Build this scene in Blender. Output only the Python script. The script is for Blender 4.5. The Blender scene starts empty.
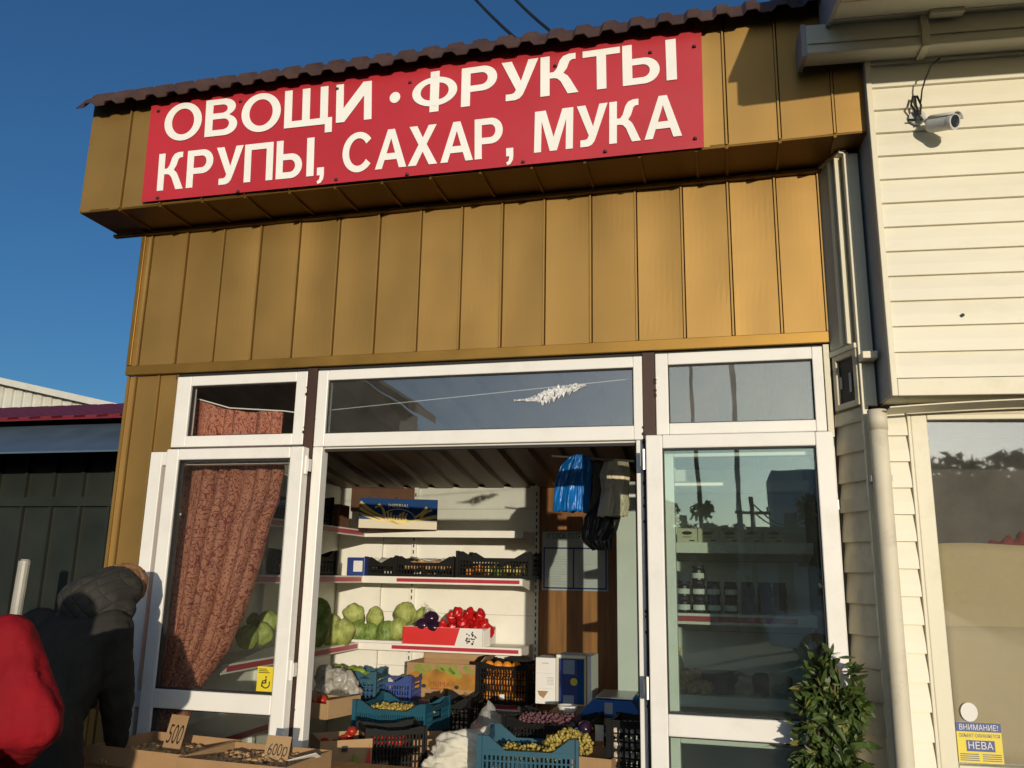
import bpy, math, random
from mathutils import Vector, Matrix, noise
rnd = random.Random(7)
R = math.radians
SC = bpy.context.scene
COL = SC.collection

# ------------------------------------------------------------------ camera
CAM = Vector((0.0, -3.8, 1.55))
RT = Vector((0.96888771, 0.2468338, 0.01815694))
UP = Vector((0.03759045, -0.21926839, 0.97494017))
FW = Vector((-0.24462943, 0.94392502, 0.22172504))
FPX = 840.0
cd = bpy.data.cameras.new("camera")
cd.sensor_width = 36.0
cd.lens = FPX / 1024 * 36
cd.clip_start = 0.02
cd.clip_end = 2000
cam = bpy.data.objects.new("camera", cd)
COL.objects.link(cam)
M = Matrix.Identity(4)
for i in range(3):
    M[i][0], M[i][1], M[i][2], M[i][3] = RT[i], UP[i], -FW[i], CAM[i]
cam.matrix_world = M
SC.camera = cam

# ------------------------------------------------------------------ sky, sun, exposure
AZ, EL = R(23.5), R(5.3)
SUN = Vector((math.sin(AZ) * math.cos(EL), -math.cos(AZ) * math.cos(EL), math.sin(EL)))
w = bpy.data.worlds.new("World")
SC.world = w
w.use_nodes = True
nt = w.node_tree
bg = nt.nodes['Background']
sky = nt.nodes.new('ShaderNodeTexSky')
sky.sky_type = 'NISHITA'
sky.sun_disc = False
sky.sun_elevation = EL
sky.sun_rotation = math.pi - AZ
sky.air_density = 1.0
sky.dust_density = 0.45
sky.ozone_density = 4.5
# pale aureole of haze round the low sun
tcw = nt.nodes.new('ShaderNodeTexCoord')
dt = nt.nodes.new('ShaderNodeVectorMath'); dt.operation = 'DOT_PRODUCT'; dt.inputs[1].default_value = SUN
nt.links.new(tcw.outputs['Generated'], dt.inputs[0])
mxw = nt.nodes.new('ShaderNodeMath'); mxw.operation = 'MAXIMUM'; mxw.inputs[1].default_value = 0
nt.links.new(dt.outputs['Value'], mxw.inputs[0])
pww = nt.nodes.new('ShaderNodeMath'); pww.operation = 'POWER'; pww.inputs[1].default_value = 6
nt.links.new(mxw.outputs[0], pww.inputs[0])
scw = nt.nodes.new('ShaderNodeVectorMath'); scw.operation = 'SCALE'; scw.inputs[0].default_value = (9.5, 8.6, 6.8)
nt.links.new(pww.outputs[0], scw.inputs['Scale'])
adw = nt.nodes.new('ShaderNodeVectorMath'); adw.operation = 'ADD'
nt.links.new(sky.outputs[0], adw.inputs[0]); nt.links.new(scw.outputs[0], adw.inputs[1])
nt.links.new(adw.outputs[0], bg.inputs[0])
bg.inputs[1].default_value = 0.135
sl = bpy.data.lights.new("sun", 'SUN')
sl.energy = 3.15
sl.angle = R(0.5)
sl.color = (1.0, 0.87, 0.69)
so = bpy.data.objects.new("sun", sl)
COL.objects.link(so)
so.location = SUN * 30
so.rotation_euler = (-SUN).to_track_quat('-Z', 'Y').to_euler()
SC.view_settings.view_transform = 'Standard'
SC.view_settings.look = 'None'
SC.view_settings.exposure = 0.0
SC.view_settings.gamma = 1.0
SC.cycles.max_bounces = 10
SC.cycles.transparent_max_bounces = 24
SC.cycles.use_denoising = True
SC.cycles.caustics_reflective = False
SC.cycles.caustics_refractive = False
SC.cycles.sample_clamp_indirect = 6.0


def at(px, py, Y):
    """point of the depth plane y = Y that the photo shows at this pixel"""
    d = FW + RT * ((px - 512) / FPX) - UP * ((py - 384) / FPX)
    return CAM + d * ((Y - CAM.y) / d.y)


# ------------------------------------------------------------------ helpers
def tag(o, label=None, cat=None, group=None, kind=None):
    if label: o['label'] = label
    if cat: o['category'] = cat
    if group: o['group'] = group
    if kind: o['kind'] = kind
    return o


def thing(name, label, cat, loc=(0, 0, 0), rz=0.0, group=None):
    o = bpy.data.objects.new(name, None)
    o.empty_display_size = 0.1
    COL.objects.link(o)
    o.location = loc
    o.rotation_euler = (0, 0, rz)
    return tag(o, label, cat, group)


def offset_of(p):
    v = Vector((0, 0, 0))
    while p is not None:
        v += Vector(p.location)
        p = p.parent
    return v


class MB:
    def __init__(s):
        s.v, s.f, s.mi = [], [], []
        s.m = 0

    def add(s, vs, fs):
        b = len(s.v)
        s.v += [Vector(q) for q in vs]
        s.f += [tuple(b + i for i in f) for f in fs]
        s.mi += [s.m] * len(fs)
        return s

    def box(s, x0, x1, y0, y1, z0, z1, T=None):
        vs = [Vector(q) for q in ((x0, y0, z0), (x1, y0, z0), (x1, y1, z0), (x0, y1, z0), (x0, y0, z1), (x1, y0, z1), (x1, y1, z1), (x0, y1, z1))]
        if T is not None: vs = [T @ q for q in vs]
        return s.add(vs, [(0, 3, 2, 1), (4, 5, 6, 7), (0, 1, 5, 4), (1, 2, 6, 5), (2, 3, 7, 6), (3, 0, 4, 7)])

    def prism(s, poly, d):
        """poly: list of points in a plane, extruded by vector d"""
        n = len(poly)
        d = Vector(d)
        vs = [Vector(q) for q in poly] + [Vector(q) + d for q in poly]
        return s.add(vs, [tuple(range(n))[::-1], tuple(range(n, 2 * n))] + [(i, (i + 1) % n, n + (i + 1) % n, n + i) for i in range(n)])

    def tube(s, pts, r, n=8, cap=True):
        pts = [Vector(p) for p in pts]
        rs = r if isinstance(r, (list, tuple)) else [r] * len(pts)
        vs, fs = [], []
        ref = Vector((0, 0, 1))
        for i, p in enumerate(pts):
            t = (pts[min(i + 1, len(pts) - 1)] - pts[max(i - 1, 0)]).normalized()
            a = t.cross(ref)
            if a.length < 0.1: a = t.cross(Vector((1, 0, 0)))
            a.normalize()
            b = t.cross(a)
            for k in range(n):
                an = 2 * math.pi * k / n
                vs.append(p + (a * math.cos(an) + b * math.sin(an)) * rs[i])
        for i in range(len(pts) - 1):
            for k in range(n):
                k2 = (k + 1) % n
                fs.append((i * n + k, i * n + k2, (i + 1) * n + k2, (i + 1) * n + k))
        if cap:
            fs.append(tuple(range(n))[::-1])
            fs.append(tuple((len(pts) - 1) * n + k for k in range(n)))
        return s.add(vs, fs)

    def lathe(s, c, prof, n=16, T=None):
        c = Vector(c)
        vs, fs = [], []
        for (r, z) in prof:
            for k in range(n):
                a = 2 * math.pi * k / n
                q = Vector((r * math.cos(a), r * math.sin(a), z))
                vs.append(c + (T @ q if T is not None else q))
        m = len(prof)
        for i in range(m - 1):
            for k in range(n):
                k2 = (k + 1) % n
                fs.append((i * n + k, i * n + k2, (i + 1) * n + k2, (i + 1) * n + k))
        fs.append(tuple(range(n))[::-1])
        fs.append(tuple((m - 1) * n + k for k in range(n)))
        return s.add(vs, fs)

    def ball(s, c, r, nu=10, nv=7, sx=1, sy=1, sz=1):
        prof = []
        for j in range(nv + 1):
            a = math.pi * (j / nv) - math.pi / 2
            prof.append((max(r * math.cos(a), r * 0.02), r * math.sin(a) * sz))
        return s.lathe(c, prof, nu, Matrix.Diagonal((sx, sy, 1)))

    def grid(s, P, nu, nv, close=False):
        """P(u,v) in 0..1"""
        vs = [P(i / nu, j / nv) for j in range(nv + 1) for i in range(nu + 1)]
        fs = [(j * (nu + 1) + i, j * (nu + 1) + i + 1, (j + 1) * (nu + 1) + i + 1, (j + 1) * (nu + 1) + i) for j in range(nv) for i in range(nu)]
        return s.add(vs, fs)

    def capsule(s, p0, p1, r0, r1, side=None, wide=1.0, n=14):
        """tapered capsule, cross-section widened along 'side'"""
        p0, p1 = Vector(p0), Vector(p1)
        t = (p1 - p0)
        L = t.length
        t = t.normalized() if L > 1e-6 else Vector((0, 0, 1))
        a = Vector(side) if side else (t.cross(Vector((0, 0, 1))) if abs(t.z) < 0.95 else t.cross(Vector((0, 1, 0))))
        a = (a - t * a.dot(t)).normalized()
        b = t.cross(a)
        prof = []
        for j in range(6):
            an = -math.pi / 2 + (math.pi / 2) * j / 5
            prof.append((p0 + t * (r0 * math.sin(an)), max(r0 * math.cos(an), 0.001)))
        for j in range(6):
            an = (math.pi / 2) * j / 5
            prof.append((p1 + t * (r1 * math.sin(an)), max(r1 * math.cos(an), 0.001)))
        vs, fs = [], []
        for c, r in prof:
            for k in range(n):
                an = 2 * math.pi * k / n
                vs.append(c + a * (r * wide * math.cos(an)) + b * (r * math.sin(an)))
        for i in range(len(prof) - 1):
            for k in range(n):
                k2 = (k + 1) % n
                fs.append((i * n + k, i * n + k2, (i + 1) * n + k2, (i + 1) * n + k))
        fs.append(tuple(range(n))[::-1])
        fs.append(tuple((len(prof) - 1) * n + k for k in range(n)))
        return s.add(vs, fs)

    def build(s, name, mats, parent=None, smooth=False, bevel=0.0, T=None, solid=0.0, recalc=True):
        me = bpy.data.meshes.new(name)
        off = offset_of(parent)
        vs = [(T @ q if T is not None else q) - off for q in s.v]
        me.from_pydata([tuple(q) for q in vs], [], s.f)
        mats = mats if isinstance(mats, (list, tuple)) else [mats]
        for m in mats: me.materials.append(m)
        if len(mats) > 1: me.polygons.foreach_set('material_index', s.mi)
        if smooth: me.polygons.foreach_set('use_smooth', [True] * len(me.polygons))
        me.update()
        if recalc:
            import bmesh
            bm = bmesh.new(); bm.from_mesh(me)
            bmesh.ops.recalc_face_normals(bm, faces=bm.faces)
            bm.to_mesh(me); bm.free()
        o = bpy.data.objects.new(name, me)
        COL.objects.link(o)
        if parent is not None: o.parent = parent
        if solid:
            md = o.modifiers.new('thickness', 'SOLIDIFY'); md.thickness = solid; md.offset = 0
        if bevel:
            md = o.modifiers.new('bevel', 'BEVEL'); md.width = bevel; md.segments = 2; md.limit_method = 'ANGLE'; md.angle_limit = R(40)
        return o


def kids(o): return [c for c in COL.objects if c.parent is o]


def copy_tree(o, parent=None, loc=None, rz=None, label=None):
    c = o.copy(); COL.objects.link(c); c.parent = parent
    for ch in list(o.children): copy_tree(ch, c)
    if loc is not None: c.location = loc
    if rz is not None: c.rotation_euler = (0, 0, rz)
    if label: c['label'] = label
    return c


def remeshed(mb, name, mat, parent, voxel=0.015, smooth=6, fold=0.0, fold_scale=0.12, stretch=(1, 1, 1), ridged=False):
    """union of closed shapes as ONE smooth skin"""
    tmp = MB(); tmp.v, tmp.f, tmp.mi = mb.v, mb.f, mb.mi
    o = tmp.build(name, mat, None)
    md = o.modifiers.new('r', 'REMESH'); md.mode = 'VOXEL'; md.voxel_size = voxel
    if smooth:
        md = o.modifiers.new('s', 'SMOOTH'); md.iterations = smooth; md.factor = 0.5
    dg = bpy.context.evaluated_depsgraph_get()
    me = bpy.data.meshes.new_from_object(o.evaluated_get(dg))
    old = o.data
    bpy.data.objects.remove(o); bpy.data.meshes.remove(old)
    me.name = name
    off = offset_of(parent)
    nrm = [v.normal.copy() for v in me.vertices]
    for v, n in zip(me.vertices, nrm):
        if fold:
            q = Vector((v.co.x / stretch[0], v.co.y / stretch[1], v.co.z / stretch[2])) / fold_scale
            k = noise.fractal(q, 1.0, 2.0, 3)
            if ridged: k = 0.5 - abs(k) * 2
            v.co += n * k * fold
        v.co -= off
    me.polygons.foreach_set('use_smooth', [True] * len(me.polygons))
    me.materials.clear(); me.materials.append(mat)
    o = bpy.data.objects.new(name, me); COL.objects.link(o); o.parent = parent
    return o


# ------------------------------------------------------------------ materials
def mat(name, col, rough=0.6, metal=0.0, var=0.12, scale=6.0, bump=0.0, bscale=40.0, spec=0.5, dirt=None, dscale=2.5, stretch=(1, 1, 1), coat=0.0):
    m = bpy.data.materials.new(name); m.use_nodes = True
    N, L = m.node_tree.nodes, m.node_tree.links
    p = N['Principled BSDF']
    p.inputs['Metallic'].default_value = metal
    p.inputs['Specular IOR Level'].default_value = spec
    p.inputs['Coat Weight'].default_value = coat
    tc = N.new('ShaderNodeTexCoord')
    mp = N.new('ShaderNodeMapping'); mp.inputs['Scale'].default_value = stretch
    L.new(tc.outputs['Object'], mp.inputs[0])
    nz = N.new('ShaderNodeTexNoise'); nz.inputs['Scale'].default_value = scale; nz.inputs['Detail'].default_value = 5
    L.new(mp.outputs[0], nz.inputs['Vector'])
    rp = N.new('ShaderNodeValToRGB')
    c = Vector(col)
    a, b = c * (1 - var), c * (1 + var)
    rp.color_ramp.elements[0].position = 0.3; rp.color_ramp.elements[1].position = 0.7
    rp.color_ramp.elements[0].color = (*a, 1); rp.color_ramp.elements[1].color = (*[min(q, 0.95) for q in b], 1)
    L.new(nz.outputs[0], rp.inputs[0])
    out = rp.outputs[0]
    if dirt:
        n2 = N.new('ShaderNodeTexNoise'); n2.inputs['Scale'].default_value = dscale; n2.inputs['Detail'].default_value = 8; n2.inputs['Roughness'].default_value = 0.7
        L.new(mp.outputs[0], n2.inputs['Vector'])
        r2 = N.new('ShaderNodeValToRGB'); r2.color_ramp.elements[0].position = 0.52; r2.color_ramp.elements[1].position = 0.78
        L.new(n2.outputs[0], r2.inputs[0])
        mx = N.new('ShaderNodeMix'); mx.data_type = 'RGBA'
        mf = N.new('ShaderNodeMath'); mf.operation = 'MULTIPLY'; mf.inputs[1].default_value = dirt[3]
        L.new(r2.outputs[0], mf.inputs[0]); L.new(mf.outputs[0], mx.inputs[0])
        L.new(out, mx.inputs[6]); mx.inputs[7].default_value = (*dirt[:3], 1)
        out = mx.outputs[2]
    L.new(out, p.inputs['Base Color'])
    rr = N.new('ShaderNodeMapRange'); rr.inputs['To Min'].default_value = max(rough - 0.08, 0.02); rr.inputs['To Max'].default_value = min(rough + 0.1, 1)
    L.new(nz.outputs[0], rr.inputs[0]); L.new(rr.outputs[0], p.inputs['Roughness'])
    if bump:
        n3 = N.new('ShaderNodeTexNoise'); n3.inputs['Scale'].default_value = bscale; n3.inputs['Detail'].default_value = 4
        L.new(mp.outputs[0], n3.inputs['Vector'])
        bp = N.new('ShaderNodeBump'); bp.inputs['Strength'].default_value = bump; bp.inputs['Distance'].default_value = 0.02
        L.new(n3.outputs[0], bp.inputs['Height']); L.new(bp.outputs[0], p.inputs['Normal'])
    return m


def glass_mat(name, tint, f0=0.05, dust_haze=0.0, rough=0.008, refl=(1, 1, 1)):
    m = bpy.data.materials.new(name); m.use_nodes = True
    N, L = m.node_tree.nodes, m.node_tree.links
    N.remove(N['Principled BSDF'])
    out = N['Material Output']
    tr = N.new('ShaderNodeBsdfTransparent'); tr.inputs[0].default_value = (*tint, 1)
    gl = N.new('ShaderNodeBsdfGlossy'); gl.inputs['Roughness'].default_value = rough; gl.inputs[0].default_value = (*refl, 1)
    tc = N.new('ShaderNodeTexCoord')
    nb = N.new('ShaderNodeTexNoise'); nb.inputs['Scale'].default_value = 3.0
    L.new(tc.outputs['Object'], nb.inputs['Vector'])
    bp = N.new('ShaderNodeBump'); bp.inputs['Strength'].default_value = 0.05; bp.inputs['Distance'].default_value = 0.01
    L.new(nb.outputs[0], bp.inputs['Height']); L.new(bp.outputs[0], gl.inputs['Normal'])
    lw = N.new('ShaderNodeLayerWeight'); lw.inputs[0].default_value = 0.5
    pw = N.new('ShaderNodeMath'); pw.operation = 'POWER'; pw.inputs[1].default_value = 5
    L.new(lw.outputs['Facing'], pw.inputs[0])
    mr = N.new('ShaderNodeMapRange'); mr.inputs['To Min'].default_value = f0; mr.inputs['To Max'].default_value = 1
    L.new(pw.outputs[0], mr.inputs[0])
    mx = N.new('ShaderNodeMixShader')
    L.new(mr.outputs[0], mx.inputs[0]); L.new(tr.outputs[0], mx.inputs[1]); L.new(gl.outputs[0], mx.inputs[2])
    last = mx
    if dust_haze:  # diffuse film: light dust, and where strong a stand-in for reflected pale sky
        df = N.new('ShaderNodeBsdfDiffuse'); df.inputs[0].default_value = (0.55, 0.53, 0.47, 1)
        n2 = N.new('ShaderNodeTexNoise'); n2.inputs['Scale'].default_value = 7; n2.inputs['Detail'].default_value = 9; n2.inputs['Roughness'].default_value = 0.7
        L.new(tc.outputs['Object'], n2.inputs['Vector'])
        m2 = N.new('ShaderNodeMapRange'); m2.inputs['From Min'].default_value = 0.35; m2.inputs['From Max'].default_value = 0.8; m2.inputs['To Min'].default_value = dust_haze * 0.65; m2.inputs['To Max'].default_value = dust_haze * 1.6
        L.new(n2.outputs[0], m2.inputs[0])
        m3 = N.new('ShaderNodeMixShader')
        L.new(m2.outputs[0], m3.inputs[0]); L.new(mx.outputs[0], m3.inputs[1]); L.new(df.outputs[0], m3.inputs[2])
        last = m3
    L.new(last.outputs[0], out.inputs[0])
    return m


def pattern_mat(name, base, dark):
    """woven curtain cloth with curling scrolls"""
    m = mat(name, base, 0.8, var=0.1)
    N, L = m.node_tree.nodes, m.node_tree.links
    p = N['Principled BSDF']
    src = p.inputs['Base Color'].links[0].from_socket
    tc = N.new('ShaderNodeTexCoord')
    nz = N.new('ShaderNodeTexNoise'); nz.inputs['Scale'].default_value = 20; nz.inputs['Detail'].default_value = 1
    L.new(tc.outputs['UV'], nz.inputs['Vector'])
    vm = N.new('ShaderNodeVectorMath'); vm.operation = 'MULTIPLY_ADD'
    vm.inputs[1].default_value = (0.075, 0.075, 0.075)
    L.new(nz.outputs['Color'], vm.inputs[0]); L.new(tc.outputs['UV'], vm.inputs[2])
    vo = N.new('ShaderNodeTexVoronoi'); vo.inputs['Scale'].default_value = 33; vo.feature = 'F1'
    L.new(vm.outputs[0], vo.inputs['Vector'])
    sn = N.new('ShaderNodeMath'); sn.operation = 'SINE'
    ml = N.new('ShaderNodeMath'); ml.operation = 'MULTIPLY'; ml.inputs[1].default_value = 13
    L.new(vo.outputs['Distance'], ml.inputs[0]); L.new(ml.outputs[0], sn.inputs[0])
    rp = N.new('ShaderNodeValToRGB'); rp.color_ramp.elements[0].position = 0.45; rp.color_ramp.elements[1].position = 0.62
    L.new(sn.outputs[0], rp.inputs[0])
    mx = N.new('ShaderNodeMix'); mx.data_type = 'RGBA'
    L.new(rp.outputs[0], mx.inputs[0]); L.new(src, mx.inputs[6]); mx.inputs[7].default_value = (*dark, 1)
    L.new(mx.outputs[2], p.inputs['Base Color'])
    # thin cloth lets some light through
    tl = N.new('ShaderNodeBsdfTranslucent'); L.new(mx.outputs[2], tl.inputs[0])
    ms = N.new('ShaderNodeMixShader'); ms.inputs[0].default_value = 0.2
    L.new(p.outputs[0], ms.inputs[1]); L.new(tl.outputs[0], ms.inputs[2])
    L.new(ms.outputs[0], N['Material Output'].inputs[0])
    return m


def clear_plastic(name, tint, alpha=0.35):
    m = bpy.data.materials.new(name); m.use_nodes = True
    N, L = m.node_tree.nodes, m.node_tree.links
    p = N['Principled BSDF']; p.inputs['Base Color'].default_value = (*tint, 1); p.inputs['Roughness'].default_value = 0.15
    p.inputs['Specular IOR Level'].default_value = 0.8
    tr = N.new('ShaderNodeBsdfTransparent'); mx = N.new('ShaderNodeMixShader'); mx.inputs[0].default_value = alpha
    L.new(tr.outputs[0], mx.inputs[1]); L.new(p.outputs[0], mx.inputs[2]); L.new(mx.outputs[0], N['Material Output'].inputs[0])
    return m


GOLD = mat('gold metal sheet', (0.37, 0.226, 0.066), 0.54, 0.66, var=0.05, scale=3, bump=0.05, bscale=1.2, dirt=(0.2, 0.115, 0.03, 0.14), dscale=1.6)
GOLD_SHADE = mat('gold trim', (0.35, 0.20, 0.045), 0.46, 0.75, var=0.08)
SOFF_SHADED = mat('gold soffit darkened as shade', (0.17, 0.09, 0.014), 0.5, 0.6, var=0.1)  # same gold sheet, darkened to put the soffit's deep shade into the colour
BROWN_ROOF = mat('brown roof sheet', (0.085, 0.048, 0.036), 0.5, 0.1, var=0.2, dirt=(0.16, 0.11, 0.08, 0.5))
PVC = mat('white window plastic', (0.80, 0.79, 0.74), 0.35, var=0.03, scale=3, dirt=(0.5, 0.46, 0.38, 0.3), dscale=5)
GASKET = mat('black rubber', (0.02, 0.02, 0.02), 0.7)
WOODPOST = mat('red brown painted post', (0.05, 0.022, 0.014), 0.6, var=0.3, scale=12, stretch=(1, 1, 0.2))
GLASS = glass_mat('clear glass', (0.98, 0.99, 0.985), 0.03, 0.004)
GLASS_DOOR = glass_mat('greenish door glass', (0.92, 0.985, 0.95), 0.15, 0.012, refl=(.86, 1, .94))
GLASS_CLEAN = glass_mat('clear door glass', (0.975, 0.99, 0.98), 0.055, 0.006)
GLASS_TOP = glass_mat('transom glass', (0.93, 0.96, 0.95), 0.15, 0.035)
GLASS_HAZED = glass_mat('haze whitened transom glass', (0.93, 0.96, 0.94), 0.17, 0.13, refl=(.95, 1, .93))  # strong diffuse film imitates the pale hazy sky mirrored in this pane
STEEL = mat('grey steel', (0.45, 0.45, 0.45), 0.35, 0.9, var=0.1)
SIGNRED = mat('red banner', (0.46, 0.026, 0.038), 0.42, var=0.08, scale=2, bump=0.04, bscale=6, dirt=(0.42, 0.05, 0.06, 0.4))
SIGNWHITE = mat('banner lettering', (0.86, 0.86, 0.81), 0.5, var=0.03)
SIDING = mat('cream siding', (0.75, 0.72, 0.58), 0.5, var=0.04, scale=2, dirt=(0.55, 0.48, 0.32, 0.3), dscale=3, stretch=(1, 1, 3))
SIDING_OLD = mat('weathered siding', (0.60, 0.54, 0.39), 0.6, var=0.1, dirt=(0.26, 0.24, 0.2, 0.6), dscale=5)
CREAMTRIM = mat('cream trim', (0.70, 0.66, 0.50), 0.5, var=0.05, dirt=(0.4, 0.35, 0.25, 0.4), dscale=6)
GREYTRIM = mat('grey trim', (0.42, 0.42, 0.42), 0.5, var=0.06)
DARKHOLE = mat('dark gap', (0.015, 0.015, 0.018), 0.6)
PIPE = mat('painted pipe', (0.64, 0.59, 0.45), 0.6, var=0.06, dirt=(0.35, 0.31, 0.25, 0.7), dscale=7)
ASPHALT = mat('asphalt', (0.055, 0.053, 0.05), 0.9, var=0.25, scale=4, bump=0.4, bscale=60)
INFLOOR = mat('shop floor tile', (0.22, 0.18, 0.14), 0.6, var=0.2)
CEIL = mat('ceiling sheet', (0.17, 0.12, 0.075), 0.55, var=0.2, scale=3)
INWALL = mat('interior wall', (0.35, 0.32, 0.26), 0.7, var=0.1)
SHELF = mat('cream shelf metal', (0.78, 0.77, 0.69), 0.45, var=0.03, dirt=(0.55, 0.5, 0.38, 0.3), dscale=5)
STRIP = mat('red price strip', (0.42, 0.035, 0.06), 0.35, var=0.1)
WOOD = mat('varnished wood board', (0.34, 0.14, 0.036), 0.5, var=0.28, scale=7, stretch=(5, 1, 0.35))
PALE = mat('pale grey green panel', (0.60, 0.64, 0.58), 0.5, var=0.05)
CARD = mat('brown cardboard', (0.36, 0.22, 0.105), 0.85, var=0.1, scale=5, bump=0.1, bscale=50, stretch=(1, 1, 2))
CARD_DARK = mat('dark cardboard', (0.14, 0.065, 0.035), 0.85, var=0.15)
CARD_IN = mat('cardboard inside', (0.40, 0.26, 0.13), 0.9, var=0.08)
BLACKP = mat('black crate plastic', (0.006, 0.006, 0.0055), 0.55, var=0.2, spec=0.25)
TEALP = mat('teal crate plastic', (0.006, 0.072, 0.115), 0.5, var=0.12)
BLUEP = mat('blue crate plastic', (0.025, 0.055, 0.22), 0.45, var=0.15)
WHITEP = mat('white paper', (0.75, 0.74, 0.70), 0.7, var=0.03)
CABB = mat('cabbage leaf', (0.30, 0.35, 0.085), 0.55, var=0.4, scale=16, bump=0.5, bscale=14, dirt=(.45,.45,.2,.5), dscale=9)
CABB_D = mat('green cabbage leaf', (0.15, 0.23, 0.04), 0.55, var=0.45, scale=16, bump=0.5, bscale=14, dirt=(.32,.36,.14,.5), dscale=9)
TOMATO = mat('tomato skin', (0.45, 0.030, 0.015), 0.3, var=0.3, scale=14)
PEPPER = mat('red pepper skin', (0.48, 0.010, 0.012), 0.28, var=0.2, scale=14)
ORANGE = mat('orange peel', (0.75, 0.27, 0.02), 0.45, var=0.1, bump=0.2, bscale=200)
LEAFG = mat('bay leaf', (0.052, 0.085, 0.016), 0.5, var=0.5, scale=18)
STEMB = mat('stalk', (0.16, 0.10, 0.04), 0.8)
GRAPE_Y = mat('yellow grape', (0.36, 0.28, 0.06), 0.4, var=0.4, scale=18)
GRAPE_P = mat('purple grape', (0.13, 0.055, 0.065), 0.6, var=0.4, scale=18)
NUT = mat('walnut shells', (0.42, 0.26, 0.12), 0.75, var=0.4, scale=60)
INK = mat('black ink', (0.015, 0.015, 0.015), 0.6)
YELLOW = mat('yellow film', (0.72, 0.58, 0.03), 0.5, var=0.05)
NAVY = mat('navy print', (0.02, 0.045, 0.20), 0.45, var=0.08)
BLUEPRINT = mat('blue print', (0.008, 0.06, 0.22), 0.6, var=0.12, spec=0.15)
SCALEBLUE = mat('blue scale housing', (0.012, 0.11, 0.42), 0.4, var=0.08)
CREAMPRINT = mat('cream print', (0.62, 0.57, 0.42), 0.6, var=0.04)
BANANAY = mat('banana print', (0.75, 0.58, 0.14), 0.55, var=0.12)
GREENPRINT = mat('green print', (0.22, 0.27, 0.04), 0.7, var=0.2)
REDPRINT = mat('red print', (0.62, 0.02, 0.02), 0.55, var=0.06)
CLOTH_W = mat('white sack cloth', (0.62, 0.60, 0.50), 0.85, var=0.1, bump=0.2, bscale=90)
BAGBLUE = mat('blue bag film', (0.006, 0.15, 0.50), 0.3, var=0.25, scale=8)
BAGBEIGE = mat('beige bag film', (0.42, 0.36, 0.24), 0.4, var=0.15)
BAGBLACK = mat('black bag film', (0.016, 0.016, 0.016), 0.35, var=0.2)
BAGGREY = mat('grey bag film', (0.36, 0.35, 0.31), 0.3, var=0.15)
CLEARBAG = clear_plastic('clear bag film', (0.7, 0.7, 0.66), 0.32)
CLEARLID = clear_plastic('clear tray film', (0.75, 0.75, 0.73), 0.28)
CURTAIN = pattern_mat('brocade curtain', (0.50, 0.205, 0.125), (0.22, 0.04, 0.032))
JACKET_K = mat('charcoal quilted nylon', (0.036, 0.034, 0.029), 0.85, var=0.25, scale=7, bump=0.5, bscale=16, spec=0.15)
def quilt(m, scale):
    """stitched diamond quilting as a bump"""
    N, L = m.node_tree.nodes, m.node_tree.links
    tc = N.new('ShaderNodeTexCoord'); last = None
    for s in (1, -1):
        mp = N.new('ShaderNodeMapping'); mp.inputs['Rotation'].default_value = (0, R(45 * s), 0)
        L.new(tc.outputs['Object'], mp.inputs[0])
        wv = N.new('ShaderNodeTexWave'); wv.inputs['Scale'].default_value = scale; wv.inputs['Distortion'].default_value = .6
        L.new(mp.outputs[0], wv.inputs[0])
        pw = N.new('ShaderNodeMath'); pw.operation = 'POWER'; pw.inputs[1].default_value = .25; L.new(wv.outputs['Fac'], pw.inputs[0])
        if last is None: last = pw
        else:
            mn = N.new('ShaderNodeMath'); mn.operation = 'MINIMUM'; L.new(last.outputs[0], mn.inputs[0]); L.new(pw.outputs[0], mn.inputs[1]); last = mn
    bp = N.new('ShaderNodeBump'); bp.inputs['Strength'].default_value = .6; bp.inputs['Distance'].default_value = .012
    L.new(last.outputs[0], bp.inputs['Height']); L.new(bp.outputs[0], N['Principled BSDF'].inputs['Normal'])
JACKET_Q = mat('charcoal quilted hood nylon', (0.040, 0.038, 0.032), 0.8, var=.2, spec=.2); quilt(JACKET_Q, 6.5)
JACKET_R = mat('red nylon jacket', (0.24, 0.006, 0.012), 0.8, var=0.2, scale=6, bump=0.35, bscale=14, spec=0.2)
JACKET_B = mat('dark blue coat', (0.02, 0.025, 0.04), 0.7, var=0.2)
TROUS = mat('black trousers', (0.015, 0.015, 0.017), 0.8, var=0.2)
SKIN = mat('skin', (0.52, 0.29, 0.20), 0.5, var=0.06)
HAIR = mat('fair hair', (0.27, 0.135, 0.05), 0.5, var=0.35, scale=30, stretch=(1, 1, 0.1))
HAIR_D = mat('brown hair', (0.05, 0.028, 0.015), 0.5, var=0.3, scale=30)
SHOE = mat('black shoe leather', (0.012, 0.012, 0.012), 0.4)
DARKGREEN = mat('dark green sheet', (0.026, 0.031, 0.025), 0.4, 0.2, var=0.2, scale=3)
REDROOF = mat('dark red roof', (0.17, 0.016, 0.022), 0.45, var=0.15)
BLUEGREY = mat('blue grey awning', (0.10, 0.15, 0.21), 0.35, 0.2, var=0.1)
PALEMETAL = mat('pale ribbed metal', (0.62, 0.62, 0.55), 0.5, 0.1, var=0.06)
WIRE = mat('black cable', (0.012, 0.012, 0.012), 0.6)
CAMW = mat('camera housing', (0.55, 0.56, 0.54), 0.35, var=0.04)
DARKWALL = mat('dark plaster', (0.12, 0.11, 0.10), 0.8, var=0.15)
ROOFGREY = mat('grey roof', (0.10, 0.09, 0.08), 0.8, var=0.15)
BARK = mat('bark', (0.09, 0.065, 0.045), 0.9, var=0.3)
FOLI = mat('foliage', (0.05, 0.085, 0.02), 0.6, var=0.5, scale=3)
CONC = mat('concrete pole', (0.5, 0.49, 0.46), 0.85, var=0.1)
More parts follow.
